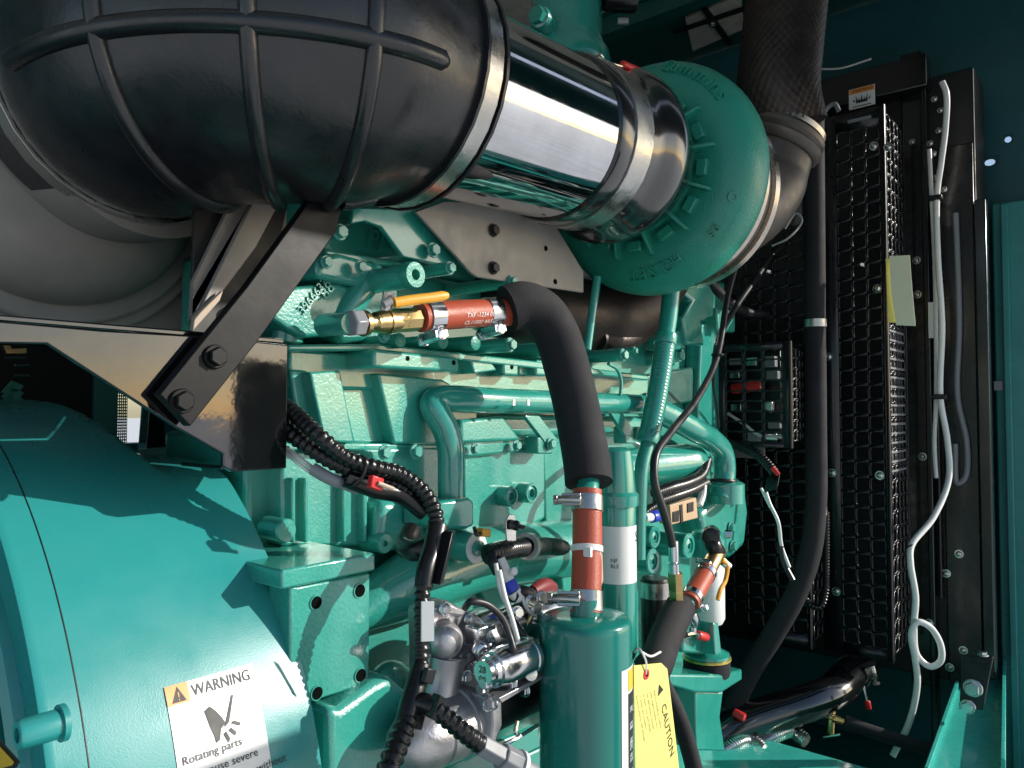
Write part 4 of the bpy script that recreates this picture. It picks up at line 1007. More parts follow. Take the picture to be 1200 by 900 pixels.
canpatch('label_print', 'signyellow', u(56), u(75), zl1 - .02, zl1 - .002, .0007)
canpatch('label_print', 'ink', u(56), u(86), zl0, zl1 - .022, .0007)
b = MB(); random.seed(4)
fnL = canfn(0, 0, .0010)
for k in range(16):
    z = zl1 - .034 - k * .0135
    if z < zl0 + .01: break
    write(b, random.choice(['WARNING', 'PART', 'FILTER', 'HAUTE', 'REMPL']), .007, (lambda z: (lambda uu, v, h: fnL(u(59) + v * 1.6, z - uu * .3, h)))(z))
b.build('label_text', 'label', t)

# tall filter behind
t = thing('coolant_filter', 'tall teal filter cylinder with white label behind the red hose', 'filter', Y(722, 740, .47))
yy = .475; c = Y(722, 600, yy); r = m_(23, c)
b = MB(); b.lathe(V((c.x, yy, Y(722, 770, yy).z)), V((0, 0, 1)), [(r * .9, 0), (r, .006), (r, Y(722, 590, yy).z - Y(722, 770, yy).z), (r * .9, Y(722, 582, yy).z - Y(722, 770, yy).z)], 48); b.build('body', 'paint', t)
z0 = Y(722, 592, yy).z
b = MB(); b.lathe(V((c.x, yy, z0)), V((0, 0, 1)), [(r * 1.12, 0), (r * 1.15, .004), (r * 1.15, .012), (r * 1.0, .016), (r * .92, .04), (r * .8, .062), (r * .5, .066)], 48); b.build('head', 'paint', t)
la, lb = Y(722, 680, yy).z, Y(722, 614, yy).z
b = MB()
def ffn(deg, z, off): a = math.radians(deg); return V((c.x, yy, z)) + V((math.sin(TH) * math.sin(a) - math.cos(TH) * math.cos(a), -math.cos(TH) * math.sin(a) - math.sin(TH) * math.cos(a), 0)) * (r + off)
for k in range(24):
    a, e = -70 + k * 6.4, -70 + (k + 1) * 6.4; b.add([ffn(a, la, .0005), ffn(e, la, .0005), ffn(e, lb, .0005), ffn(a, lb, .0005)], [(0, 1, 2, 3)])
b.build('label', 'label', t, weld=True)
b = MB(); z1 = Y(722, 655, yy).z
write(b, 'NF', .0065, lambda u_, v, h: ffn(-24 + math.degrees(u_ / r), z1 + v, .0009)); write(b, 'BLE', .006, lambda u_, v, h: ffn(-24 + math.degrees(u_ / r), z1 - .006 + v, .0009)); b.build('label_text', 'ink', t)
b = MB(); write(b, 'S', .016, lambda u_, v, h: ffn(58 + math.degrees(u_ / r), lb - .018 + v, .0009)); b.build('label_text', 'ink', t)

# ================================================================== harness
def conduit(parent, P, rpx, name='conduit', m='plastic', pitch=.0058, depth=.0011):
    r = m_(rpx, P[len(P) // 2]); b = MB(); b.tube(P, r, 16, n=12, rib=(pitch, depth)); return b.build(name, m, parent, sharp=80)
t = thing('wiring_harness', 'black corrugated wiring harness sweeping from the black bracket down to the bottom', 'harness', Y(480, 900, .42))
yh = .50
conduit(t, [Y(325, 470, .56), Y(345, 484, .54), Y(375, 512, .51), Y(408, 538, .50), Y(440, 548, .49), Y(470, 556, .485), Y(495, 575, .475), Y(509, 598, .465), Y(512, 618, .46)], 10)
conduit(t, [Y(325, 495, .555), Y(350, 515, .535), Y(385, 538, .515), Y(415, 552, .505), Y(440, 562, .50), Y(470, 572, .49), Y(490, 588, .485)], 10.5)
conduit(t, [Y(325, 480, .57), Y(345, 500, .55), Y(380, 524, .53), Y(412, 546, .515), Y(450, 566, .50), Y(480, 584, .49), Y(500, 602, .48)], 9)
b = MB(); b.tube([Y(336, 524, .55), Y(355, 540, .535), Y(372, 552, .53)], m_(2.6, Y(355, 540, .535)), 10); b.tube([Y(334, 529, .55), Y(352, 545, .535), Y(368, 556, .53)], m_(2.4, Y(355, 540, .535)), 10); b.build('wire', 'white', t)
b = MB(); b.tube([Y(366, 549, .525), Y(385, 560, .515), Y(402, 567, .51), Y(420, 574, .505)], lambda f: m_(7.5, Y(385, 560, .52)) * (1 if f < .6 else .85), 16); b.build('sleeve', 'greyplastic', t)
b = MB(); b.tube([Y(405, 560, .505), Y(440, 573, .495), Y(470, 580, .49), Y(498, 600, .48)], m_(11, Y(440, 573, .5)), 14); b.build('tape_wrap', 'plastic', t)
b = MB(); c = Y(440, 566, .478); b.obox(c, (.006, 0, -.002), (0, .003, 0), (.001, 0, .005)); b.build('tie_head', 'redcap', t, bevel=.001)
b = MB(); b.tube([Y(443, 566, .474), Y(461, 573, .472)], .0018, 8); b.build('tie_tail', 'tan', t)
b = MB(); c = Y(415, 552, .50); b.torus(c, (Y(440, 560, .5) - Y(400, 543, .5)), m_(19, c), .0016, 24, 8); b.build('cable_tie', 'plastic', t)
# Y fitting
b = MB(); b.tube([Y(513, 616, .46), Y(508, 640, .455), Y(500, 665, .45), Y(496, 690, .447)], lambda f: m_(13, Y(505, 650, .455)) * (1 - .18 * f), 20); 
b.obox((Y(514, 622, .452) + Y(499, 684, .446)) / 2 + V((.007, -.006, 0)), (Y(514, 622, .452) - Y(499, 684, .446)) / 2, V((.004, .002, 0)), V((0, .005, 0))); b.build('y_fitting', 'plastic', t, bevel=.001)
b = MB(); b.tube([Y(503, 640, .47), Y(488, 645, .48), Y(475, 640, .50), Y(482, 622, .51)], m_(13, Y(488, 640, .48)), 16); b.build('branch', 'plastic', t)
conduit(t, [Y(496, 684, .447), Y(494, 710, .445), Y(494, 745, .442), Y(493, 780, .44)], 9.6)
b = MB(); c = Y(501, 728, .428); b.obox(c, (.0035, -.003, 0), (0, .0006, 0), (0, 0, .015)); b.build('label', 'label', t)
b = MB(); b.tube([Y(494, 778, .44), Y(488, 800, .437), Y(481, 825, .433), Y(474, 850, .43)], lambda f: m_(13, Y(485, 810, .437)) * (.9 + .1 * math.sin(PI * f)), 20)
for px, py, s in ((502, 792, .006), (489, 845, .006)): b.obox(Y(px, py, .427), (.0045, 0, -.002), (0, .0025, 0), (.002, 0, .005))
b.tube([Y(484, 822, .434), Y(496, 824, .425), Y(508, 828, .418)], m_(12, Y(496, 824, .425)), 16)
b.obox(Y(511, 829, .414), (.0035, 0, -.0025), (0, .004, 0), (.004, 0, .0075)); b.build('t_fitting', 'plastic', t, bevel=.0012)
conduit(t, [Y(478, 842, .431), Y(470, 862, .426), Y(461, 885, .42), Y(450, 915, .415), Y(440, 940, .41)], 14.5, pitch=.0075, depth=.0014)
conduit(t, [Y(508, 829, .416), Y(525, 843, .410), Y(543, 858, .404), Y(561, 871, .40)], 11.5, pitch=.0065, depth=.0013)
b = MB(); a, e = Y(562, 872, .40), Y(622, 905, .385); d = (e - a)
b.cyl(a, a + d * .45, .0085, seg=6); b.cyl(a + d * .40, a + d * .8, .0105, seg=8, bev=.001); b.cyl(a + d * .82, a + d * 1.05, .0075, seg=16); b.build('connector', 'greyplastic', t, bevel=.0008)
b = MB(); b.pipe(a + d * .72, a + d * .78, .0118, .008); b.build('connector_ring', 'white', t)

# ================================================================== starter motor
t = thing('starter_motor', 'silver and black starter motor beside the teal canister', 'starter motor', Y(560, 850, .48))
ysM = .50
def S(px, py, y=ysM): return Y(px, py, y)
# gear case with its round dome and neck
pr([(504, 716), (524, 703), (556, 719), (557, 770), (562, 812), (540, 824), (506, 824)], .478, .030, t, 'gear_case', 'alu', .004, 3)
pr([(508, 714), (524, 704), (548, 716), (543, 724), (520, 722)], .466, .014, t, 'ledge', 'alu', .003)
c = S(527, 753, .463); r1 = m_(21.5, c); da = V((-.35, -1, .05)).normalized()
b = MB(); b.lathe(c - da * .018, da, [(r1 * 1.12, 0), (r1 * 1.06, .004), (r1, .010)] + [(r1 * math.cos(a_ * PI / 24), .010 + r1 * .78 * math.sin(a_ * PI / 24)) for a_ in range(1, 12)] + [(.0005, .010 + r1 * .78)], 40); b.build('nose', 'alu', t, sharp=60)
b = MB(); b.tube([S(524, 768, .476), S(521, 788, .477), S(517, 806, .478), S(511, 826, .480)], lambda f: .0175 - .003 * math.sin(PI * f) + .003 * f, 28); b.build('neck', 'alu', t)
pr([(539, 768), (557, 758), (565, 806), (541, 816)], .468, .014, t, 'gear_web', 'alu', .002)
# drive-end bell, lying along the engine
c = S(560, 846, .452); rb = m_(39, c); bx = c.x - .082
b = MB(); b.lathe(V((bx, .468, c.z - .002)), AX, [(.002, 0), (rb * .35, .002), (rb * .62, .008), (rb * .80, .017), (rb * .90, .028), (rb * .95, .040), (rb * .95, .0415), (rb * .91, .042), (rb * .91, .0445), (rb * .97, .045), (rb * 1.0, .070), (rb * 1.08, .0705), (rb * 1.08, .080), (rb * .9, .0805)], 56); b.build('drive_end', 'alu', t, sharp=30)
pr([(577, 819), (588, 815), (589, 850), (582, 870), (574, 874), (578, 850)], .430, .05, t, 'flange', 'alu', .002)
for px, py, yy_ in ((520, 713, .464), (549, 726, .476), (545, 793, .466), (571, 826, .434)): bolt(t, S(px, py, yy_), .0042, NY, 'zinc')
# motor body
b = MB(); mb0 = V((c.x + .016, .475, c.z)); b.cyl(mb0, mb0 + AX * .22, rb * .92, seg=48, bev=.003); b.build('motor_body', 'plastic', t)
b = MB(); b.prism([S(px, py, .42) for px, py in ((585, 818), (640, 790), (640, 793), (588, 824))], (0, .02, 0)); b.build('edge_strip', 'alu', t, bevel=.0006)
b = MB(); b.tube([S(580, 878, .425), S(600, 868, .42), S(630, 850, .42)], .0016, 6); b.tube([S(606, 845, .42), S(604, 858, .418), S(608, 862, .418)], .0018, 6); b.build('wire_clip', 'steel', t)
# solenoid
c = S(590, 745, .475); rs = m_(34, c)
s0 = V((S(566, 745, .475).x, .475, c.z + .004))
b = MB(); b.lathe(s0, AX, [(rs * .8, -.02), (rs * 1.0, -.018), (rs * 1.0, .004), (rs * .88, .006), (rs * .88, .05), (rs * .92, .052), (rs * .92, .115), (rs * .8, .12)], 48); b.build('solenoid', 'zinc', t)
b = MB(); c = S(563, 742, .46); b.obox(c + V((0, 0, .0)), (.012, 0, 0), (0, .008, 0), (0, 0, .008)); b.cyl(S(558, 768, .455), S(566, 752, .452), .008, seg=12, bev=.002); b.build('lug', 'zinc', t, bevel=.002)
# relay can
c = S(566, 789, .43); q = c + V((.085, 0, .0)); rl = m_(23, c)
b = MB(); b.lathe(c, AX, [(0, 0), (rl * .62, 0), (rl * .66, .004), (rl * .78, .005), (rl * .80, .010), (rl * .92, .011), (rl * .95, .018), (rl, .02), (rl, .055), (rl * 1.06, .056), (rl * 1.06, .060), (rl * .7, .062)], 40); b.build('relay', 'zinc', t, sharp=25)
b = MB(); write(b, '28', rl * .5, lambda u_, v, h: c + V((-.0006, rl * .3 - u_, v)) ); write(b, '00', rl * .5, lambda u_, v, h: c + V((-.0006, rl * .3 - u_, v - rl * .5))); b.build('stamp', 'greyink', t)
for px, py, y in ((566, 806, .44), (570, 800, .43), (556, 782, .46), (577, 823, .428), (615, 808, .43), (600, 800, .425)): bolt(t, S(px, py, y), .0045, NX, 'zinc')
pr([(600, 790), (632, 780), (640, 792), (598, 815)], .44, .03, t, 'bracket', 'alu', .003)
c = S(617, 789, .43); b = MB(); b.cyl(c, c + V((-.008, -.012, .004)), .006, seg=12, bev=.001); b.build('terminal', 'steel', t)
# starter cables
hose('starter_cable', 'black cable looping over the silver solenoid', 'cable', [Y(545, 712, .45), Y(552, 705, .44), Y(570, 708, .435), Y(588, 724, .43), Y(597, 745, .425), Y(602, 762, .42), (Y(606, 768, .425))], 4.2, 'cable')
hose('starter_cable', 'black cable hanging beside the pale wires by the canister', 'cable', [Y(598, 722, .45), Y(608, 735, .44), Y(618, 752, .43), Y(623, 772, .425), Y(622, 790, .425)], 3.6, 'cable')
hose('starter_cable', 'grey-white twisted wires running down past the solenoid', 'wire', [Y(585, 668, .45), Y(592, 700, .445), Y(600, 725, .437), Y(608, 755, .43), Y(614, 785, .42)], 3.0, 'clear')
hose('starter_cable', 'short white wire crossing above the solenoid', 'wire', [Y(581, 660, .46), Y(586, 690, .455), Y(592, 705, .45)], 2.6, 'white')
# sensor branch above the starter
t = thing('sensor_harness', 'taped black cable branch with white connector and blue tape', 'harness', Y(595, 690, .47))
b = MB(); b.tube([Y(660, 642, .56), Y(640, 640, .53), Y(620, 641, .50), Y(600, 643, .49), Y(580, 648, .485), Y(572, 650, .485)], m_(11.5, Y(610, 641, .5)), 18, rib=(.004, .0006)); b.build('trunk', 'plastic', t)
b = MB(); c = Y(618, 640, .495); ax = (Y(640, 640, .53) - Y(600, 643, .49)).normalized(); b.pipe(c - ax * .005, c + ax * .005, .0135, .009, 24); b.build('clamp', 'brushed', t)
b = MB(); b.tube([Y(574, 650, .48), Y(578, 660, .475), Y(584, 672, .47)], m_(6.5, Y(578, 660, .475)), 12); b.build('tail', 'plastic', t)
pr([(593, 610), (597, 603), (603, 603), (605, 610), (605, 634), (594, 634)], .485, .002, t, 'tab', 'steel', .0005); c = Y(601, 615, .484); b = MB(); b.lathe(c, V((-.3, -1, 0)), [(m_(6, c), 0), (m_(6, c), .006), (m_(3, c), .008), (m_(2.5, c), .018), (0, .018)], 16); b.build('stud', 'plastic', t)
b = MB(); b.cyl(Y(585, 655, .475), Y(600, 688, .462), m_(7, Y(595, 675, .47)), seg=16, bev=.001); b.cyl(Y(600, 670, .460), Y(604, 669, .456), m_(5, Y(600, 670, .46)), seg=12, bev=.001); b.build('connector', 'white', t)
b = MB(); b.cyl(Y(596, 681, .4645), Y(602, 693, .460), m_(8.5, Y(598, 688, .46)), seg=20, bev=.0005); b.build('blue_tape', 'blue', t)
b = MB(); b.cyl(Y(602, 693, .460), Y(609, 703, .456), m_(9, Y(605, 698, .46)), m_(7, Y(605, 698, .46)), seg=16); b.build('boot', 'clear', t)
b = MB(); c = Y(567, 624, .50); b.obox(c, (.006, 0, -.001), (0, .004, 0), (0, 0, .004)); b.build('plug', 'yellow', t, bevel=.001)
b = MB(); b.tube([Y(556, 618, .5), Y(558, 626, .495), Y(564, 625, .50)], .002, 8); b.build('wire', 'cable', t)
# battery lugs with red boots
t = thing('battery_terminal', 'red booted battery terminal cluster above the starter', 'terminal', Y(630, 720, .46))
b = MB(); b.tube([Y(648, 688, .47), Y(638, 686, .465), Y(624, 693, .46)], lambda f: m_(8, Y(638, 686, .465)) * (.8 + .3 * math.sin(PI * f)), 16); b.build('red_boot', 'redboot', t)
b = MB(); b.tube([Y(600, 697, .46), Y(613, 695, .458), Y(624, 700, .458)], m_(9, Y(613, 695, .458)), 14); b.tube([Y(612, 712, .458), Y(625, 706, .455), Y(634, 712, .46)], m_(6, Y(613, 695, .458)), 12); b.build('black_boot', 'cable', t)
for px, py in ((622, 704), (628, 712), (634, 700), (630, 722), (606, 718)): part_copy('nut', 'hex', _hex, 'zinc', t, Y(px, py, .45), V((-.4, -1, .2)), .0045)
b = MB(); b.tube([Y(612, 700, .452), Y(618, 714, .45), Y(630, 722, .452), Y(640, 716, .46)], .0018, 8); b.tube([Y(632, 696, .452), Y(636, 702, .45), Y(633, 710, .45)], .0018, 8); b.build('wire', 'white', t)
b = MB(); b.tube([Y(616, 735, .455), Y(622, 724, .452), Y(628, 712, .45)], .0025, 8); b.build('lug', 'brass', t)

# ================================================================== mounting bracket with bolt holes
t = thing('engine_bracket', 'pale teal angle bracket with tapped holes beside the drum', 'bracket', Y(395, 800, .50))
ym = .515
zt = Y(434, 672, ym).z
P = [(340, 687), (350, 687), (434, 671), (433, 800), (400, 812), (340, 830)]
pr(P, ym, .03, t, 'face_plate', 'cast', .002)
top0, top1 = Y(337, 668, ym - .004), Y(440, 651, ym - .004)
b = MB(); ya_ = ym - .004; A0 = Y(330, 686, ya_); A1 = Y(440, 669, ya_); A2 = Y(440, 648, ya_)
b.prism([V((A0.x, ya_, A1.z)), V((A1.x, ya_, A1.z)), V((A1.x, ya_, A2.z)), V((A0.x, ya_, A2.z))], (0, .11, 0)); b.build('top_plate', 'cast', t, bevel=.002)
for px, py in ((370, 706), (421, 692), (422, 791), (371, 812)):
    c = Y(px, py, ym); r = m_(9, c); b = MB(); b.lathe(c + V((0, -.0006, 0)), NY, [(r, 0), (r * .98, .0004), (r * .7, .0004)], 24); b.build('chamfer', 'cast', t)
    b = MB(); b.cyl(c + V((0, -.0012, 0)), c + V((0, .0002, 0)), r * .82, seg=24); b.build('hole', 'hole', t)

# ================================================================== flywheel housing and generator drum
t = thing('flywheel_housing', 'rounded teal flywheel housing casting at the bottom left', 'housing', (.43, .85, -.74))
b = MB(); DC = V((0, .85, -.358))
b.lathe(V((.372, .85, -.358)), AX, [(.26, 0), (.306, .002), (.316, .02), (.319, .06), (.305, .085), (.29, .11), (.26, .12)], 120); b.build('ring', 'cast', t, sharp=40)
pr([(385, 828), (400, 830), (440, 800), (458, 792), (478, 810), (500, 850), (500, 960), (385, 960)], .50, .05, t, 'foot', 'cast', .012, 3)
b = MB(); b.tube([Y(436, 832, .53), Y(448, 812, .53), Y(456, 800, .54), Y(472, 812, .57)], lambda f: .02 * math.sin(PI * min(1, max(.02, f))) ** .5, 16); b.build('swell', 'cast', t)
t = thing('generator_drum', 'big smooth teal generator drum filling the lower left corner', 'generator', (.2, .85, -.74))
xb = .358
prof = [(.30, .1745), (.335, .175), (.338, .178), (.338, .168), (.344, .166), (.350, .170), (.351, .176), (.3725, .1765), (.373, .1775)]
b = MB(); NSEG = 200; R = []
xsn = [.1775 + (xb - .1775) * k / 40 for k in range(41)]
def zc_(x):
    f = min(1, max(0, (x - .272) / (.312 - .272))); f = f * f * (3 - 2 * f); return .02 + (-.043 - .02) * f
def ring(x, r):
    out = []
    for j in range(NSEG):
        a = 2 * PI * j / NSEG; p = V((x, .85 - r * math.cos(a), -.358 + r * math.sin(a)))
        zc = zc_(x)
        if p.z > zc - .02:      # soften the cut so the shell rolls over
            e = p.z - (zc - .02); p.z = zc - .02 + .02 * (1 - math.exp(-e / .02))
        out.append(p)
    return out
R = [ring(x, r) for r, x in prof[:-1]] + [ring(x, .373) for x in xsn] + [ring(xb + .0015, .3715), ring(xb + .002, .30)]
b.rings(R); b.build('shell', 'drum', t, sharp=40)
DX = V((-1, 0, 0))
def drumpt(px, py, r):            # where a view ray meets the drum radius r
    d = ray(px, py); lo, hi = .2, 1.2
    a = d.y ** 2 + d.z ** 2; bq = -2 * (d.y * .85 + d.z * -.358); cq = .85 ** 2 + .358 ** 2 - r * r
    k = (-bq - math.sqrt(bq * bq - 4 * a * cq)) / (2 * a); return d * k
# seam line
sx = (drumpt(33, 600, .3735).x + drumpt(76, 730, .3735).x) / 2
b = MB(); R = []
for k, (r, x) in enumerate(((.3728, sx), (.3734, sx + .0003), (.3734, sx + .0009), (.3728, sx + .0012))): R.append([V((x, .85 - r * math.cos(-.9 + 2.1 * j / 90), -.358 + r * math.sin(-.9 + 2.1 * j / 90))) for j in range(91)])
vs = [p for q in R for p in q]; b.add(vs, [(i * 91 + j, i * 91 + j + 1, (i + 1) * 91 + j + 1, (i + 1) * 91 + j) for i in range(3) for j in range(90)]); b.build('seam', 'core', t)
# inner end flange towards the viewer and socket bolt
b = MB(); b.lathe(V((.05, .85, -.358)), AX, [(.25, .0), (.312, .04), (.330, .07), (.334, .085), (.334, .112), (.330, .122), (.30, .126)], 120); b.build('end_bell', 'drum', t, sharp=40)
c = Y(62, 848, .50)
c = X(76, 846, .172)
b = MB(); r = m_(17, c); b.lathe(c, NX, [(r * 1.25, 0), (r * 1.25, .003), (r, .0035), (r, .022), (r * .9, .0235), (r * .5, .0235), (r * .45, .010), (0, .010)], 32); b.build('socket_bolt', 'drum', t, sharp=30)
# warning label on the shell, bent to it
def drumfn(x0, a0, off):
    rr = .3732 + off
    def fn(u_, v, h):
        a = a0 + v / rr; return V((x0 + u_, .85 - rr * math.cos(a), -.358 + rr * math.sin(a)))
    return fn
q = drumpt(192, 806, .3735); q2 = drumpt(296, 779, .3735)
a0 = math.atan2(q.z + .358, .85 - q.y); LW = (q2.x - q.x); x0 = q.x
LH = .16
DRUM = t; lab = t
def dpatch(name, m, u0, u1, v0, v1, off):
    b = MB(); fn = drumfn(x0, a0, off); n = 16
    for i in range(n):
        va, vb = v0 + (v1 - v0) * i / n, v0 + (v1 - v0) * (i + 1) / n
        b.add([fn(u0, va, 0), fn(u1, va, 0), fn(u1, vb, 0), fn(u0, vb, 0)], [(0, 1, 2, 3)])
    return b.build(name, m, lab, weld=True)
lab = dpatch('warning_label', 'label', 0, LW, -LH, 0, .0004)
dpatch('alert_field', 'orange', 0, LW * .24, -LW * .20, 0, .0007)
hh = LW * .20
b = MB(); fn = drumfn(x0, a0, .0010)
tri = [(LW * .05, -hh * .9), (LW * .20, -hh * .9), (LW * .125, -hh * .12)]
b.add([fn(a, v, 0) for a, v in tri], [(0, 1, 2)])
write(b, 'WARNING', hh * .86, lambda u_, v, h: fn(LW * .27 + u_ * .80, -hh * .83 + v, h))
# hand and blade
hand = [(.36, -.34), (.42, -.31), (.47, -.36), (.53, -.45), (.56, -.52), (.50, -.56), (.47, -.66), (.43, -.68), (.42, -.60), (.39, -.50)]
b.add([fn(a * LW, v * LW, 0) for a, v in hand], [tuple(range(len(hand)))])
for P in ([(.68, -.26), (.70, -.27), (.60, -.52), (.54, -.56)], [(.52, -.62), (.55, -.60), (.58, -.68), (.56, -.72)], [(.58, -.60), (.61, -.58), (.66, -.64), (.64, -.67)], [(.62, -.54), (.65, -.52), (.72, -.56), (.71, -.59)]):
    b.add([fn(a * LW, v * LW, 0) for a, v in P], [(0, 1, 2, 3)])
for k, s in enumerate(('Rotating parts', 'Can cause severe', 'Do not operate without')): write(b, s, LW * .115, (lambda k: (lambda u_, v, h: fn(LW * .05 + u_, -LW * (.78 + .16 * k) + v, h)))(k))
b.build('print', 'ink', lab)
fn2 = drumfn(x0, a0, .0013); b = MB(); write(b, '!', hh * .6, lambda u_, v, h: fn2(LW * .108 + u_, -hh * .82 + v, h)); b.build('alert_mark', 'orange', lab)
# hazard triangle on the end bell
b = MB(); xx = .118
b.prism([X(px, py, xx) for px, py in ((-6, 862), (22, 893), (18, 900), (-45, 915))], (.0006, 0, 0)); lab = b.build('hazard_sticker', 'ink', DRUM)
b = MB(); b.prism([X(px, py, xx - .0005) for px, py in ((-6, 869), (16, 893), (14, 897), (-38, 910))], (.0003, 0, 0)); b.build('field', 'signyellow', lab)

# ================================================================== right of the canister
t = thing('caution_tag', 'yellow card caution tag hanging beside the teal canister', 'tag', Y(768, 910, .38))
yt = .385
P = [(743, 780), (775, 777), (782, 784), (790, 850), (797, 910), (745, 912)]
b = MB(); b.prism([Y(px, py, yt - .001) for px, py in P], (0, .0008, 0)); b.build('card', 'tag', t)
c = Y(757, 790, yt - .001); b = MB(); b.pipe(c, c + V((0, -.001, 0)), m_(6, c), m_(3, c), 20); b.build('eyelet', 'redcap', t)
b = MB(); b.cyl(c + V((0, .0003, 0)), c + V((0, -.0006, 0)), m_(3, c), seg=16); b.build('hole', 'hole', t)
b = MB(); b.tube([c, Y(757, 775, yt - .004), Y(752, 764, yt), Y(748, 760, yt + .01), Y(744, 764, yt + .02)], .001, 8); b.tube([Y(752, 764, yt), Y(762, 769, yt), Y(774, 764, yt + .004)], .0012, 8); b.build('wire', 'white', t)
# text runs downward
A_ = Y(775, 828, yt - .0012); Bv = (Y(785, 884, yt - .0012) - A_); d = Bv.normalized(); e = V((-d.z, 0, d.x)); e = -e if e.x < 0 else e
def tagfn(o): return lambda u_, v, h: o + d * u_ + e * v + V((0, -.0002, 0))
b = MB(); sz = Bv.length / 3.35
write(b, 'CAUTION', sz * .80, tagfn(A_))
o = Y(771, 816, yt - .0012); b.add([tagfn(o)(0, 0, 0), tagfn(o)(sz * .75, 0, 0), tagfn(o)(sz * .37, sz * .7, 0)], [(0, 1, 2)]) if False else b.add([tagfn(o)(0, 0, 0), tagfn(o)(0, sz * .7, 0), tagfn(o)(sz * .0 - sz * .6, sz * .35, 0)], [(0, 1, 2)])
b.build('title', 'ink', t)
b = MB()
for k, s in enumerate(('Before installing, confirm', 'with engine builder. Do', 'not add battery charger', 'or inject. Use poly blade', 'to waste the breather', 'Reverse polarity will damage')):
    write(b, s, sz * .26, tagfn(Y(766 - k * 4.2, 810 + k * 1.2, yt - .0012)))
b.build('small_print', 'greyink', t)

# brass ended black control cable
t = thing('fuel_line', 'thin black fuel line curving down to a brass hex fitting', 'fuel line', Y(790, 710, .45))
P = [Y(862, 312, .56), Y(852, 350, .55), Y(846, 390, .54), Y(838, 425, .525), Y(815, 470, .50), Y(785, 508, .48), Y(768, 535, .47), Y(767, 565, .465), Y(776, 595, .46), Y(785, 625, .456), Y(788, 640, .455)]
b = MB(); b.tube(P, m_(5, P[6]), 14, n=12); b.build('tube', 'cable', t)
b = MB(); c = Y(789, 634, .455); q = Y(790, 672, .455); r = m_(5.6, c); b.lathe(c, q - c, [(r, 0), (r * 1.08, .002), (r * 1.08, (q - c).length * .62), (r * .8, (q - c).length * .66), (r * 1.15, (q - c).length * .7), (r * 1.15, (q - c).length)], 16); b.build('crimp', 'zinc', t)
b = MB(); a, e2 = Y(791, 671, .455), Y(793, 711, .455); b.cyl(a, a.lerp(e2, .5), m_(9.5, a), seg=6, bev=.0008); b.cyl(a.lerp(e2, .5), e2, m_(9, a), seg=6, bev=.0008); b.build('fitting', 'brass', t)
hose('fuel_line', 'second thin black line branching upward to the braided pipe', 'fuel line', [Y(838, 424, .527), Y(843, 395, .55), Y(862, 360, .57), Y(890, 320, .58), Y(905, 298, .585), Y(935, 268, .56), Y(945, 262, .55)], 3.6, 'cable')
b = MB(); c = Y(841, 416, .528); b.torus(c, V((.1, 0, 1)), .009, .0015, 16, 8); o = b.build('cable_tie', 'plastic'); tag(o, 'small tie binding the two thin black lines together', 'cable tie')
hose('sense_line', 'thin black wire dropping beside the small box guard', 'wire', [Y(838, 424, .56), Y(836, 450, .58), Y(840, 480, .60), Y(842, 500, .61)], 1.8, 'cable')
# dark foam hose, lower
hose('foam_hose', 'short fat dark foam hose leaning below the brass fitting', 'hose', [Y(797, 712, .458), Y(788, 730, .448), Y(778, 752, .440), Y(768, 780, .43), Y(755, 800, .43)], 19, 'foam', seg=28)
hose('foam_hose', 'dark hose curving down behind the yellow tag', 'hose', [Y(750, 770, .47), Y(775, 800, .45), Y(795, 840, .43), Y(808, 880, .42), Y(820, 930, .41)], 10, 'foam', seg=20)
# black canister band left of the brass
t = thing('fuel_filter', 'black fuel filter with steel band under the twin bosses', 'filter', Y(768, 760, .50))
c = Y(768, 720, .505); r = m_(17, c)
b = MB(); b.lathe(V((c.x, .505, Y(768, 800, .505).z)), V((0, 0, 1)), [(r * .9, 0), (r, .005), (r, Y(768, 682, .505).z - Y(768, 800, .505).z), (r * .9, Y(768, 677, .505).z - Y(768, 800, .505).z)], 36); b.build('body', 'plastic', t)
b = MB(); z = Y(768, 690, .505).z; b.pipe(V((c.x, .505, z - .010)), V((c.x, .505, z + .010)), r + .001, r - .001, 36); b.build('band', 'brushed', t)
# red small hose, white filter, valve
t = thing('water_separator', 'white fuel water separator can behind the small red hose', 'filter', Y(828, 735, .55))
yw_ = .55; c = Y(829, 700, yw_); r = m_(20, c)
z0, z1 = Y(829, 731, yw_).z, Y(829, 652, yw_).z
b = MB(); b.lathe(V((c.x, yw_, z0)), V((0, 0, 1)), [(r * .5, 0), (r * .85, .002), (r, .010), (r, z1 - z0 - .006), (r * .9, z1 - z0)], 40); b.build('can', 'label', t)
b = MB(); b.lathe(V((c.x, yw_, z1)), V((0, 0, 1)), [(r, 0), (r * 1.1, .003), (r * 1.1, .03), (r * .8, .04)], 32); b.build('head', 'paint', t)
t = thing('small_red_hose', 'short red silicone hose with clamps leaning against the white can', 'hose', Y(812, 705, .48))
a, e2 = Y(829, 668, .485), Y(807, 706, .475); hd = (e2 - a).normalized(); r = m_(11.5, a)
b = MB(); b.tube([a, a.lerp(e2, .5), e2], r, 24); b.build('sleeve', 'red', t)
for f in (.12, .86): worm_clamp(t, a.lerp(e2, f), hd, r, .010, (-1, -.2, .2) if f < .5 else (1, -.3, -.6), 'zinc')
b = MB(); b.tube([e2, e2 + hd * .02 + V((-.004, 0, -.002)), Y(798, 722, .468)], r * .7, 16); b.build('spigot', 'paint', t)
t = thing('shutoff_valve', 'black shutoff valve with yellow lever above the small red hose', 'valve', Y(835, 650, .49))
b = MB(); b.cyl(a - hd * .055, a, r * .85, seg=20, bev=.001); b.build('body', 'brass', t)
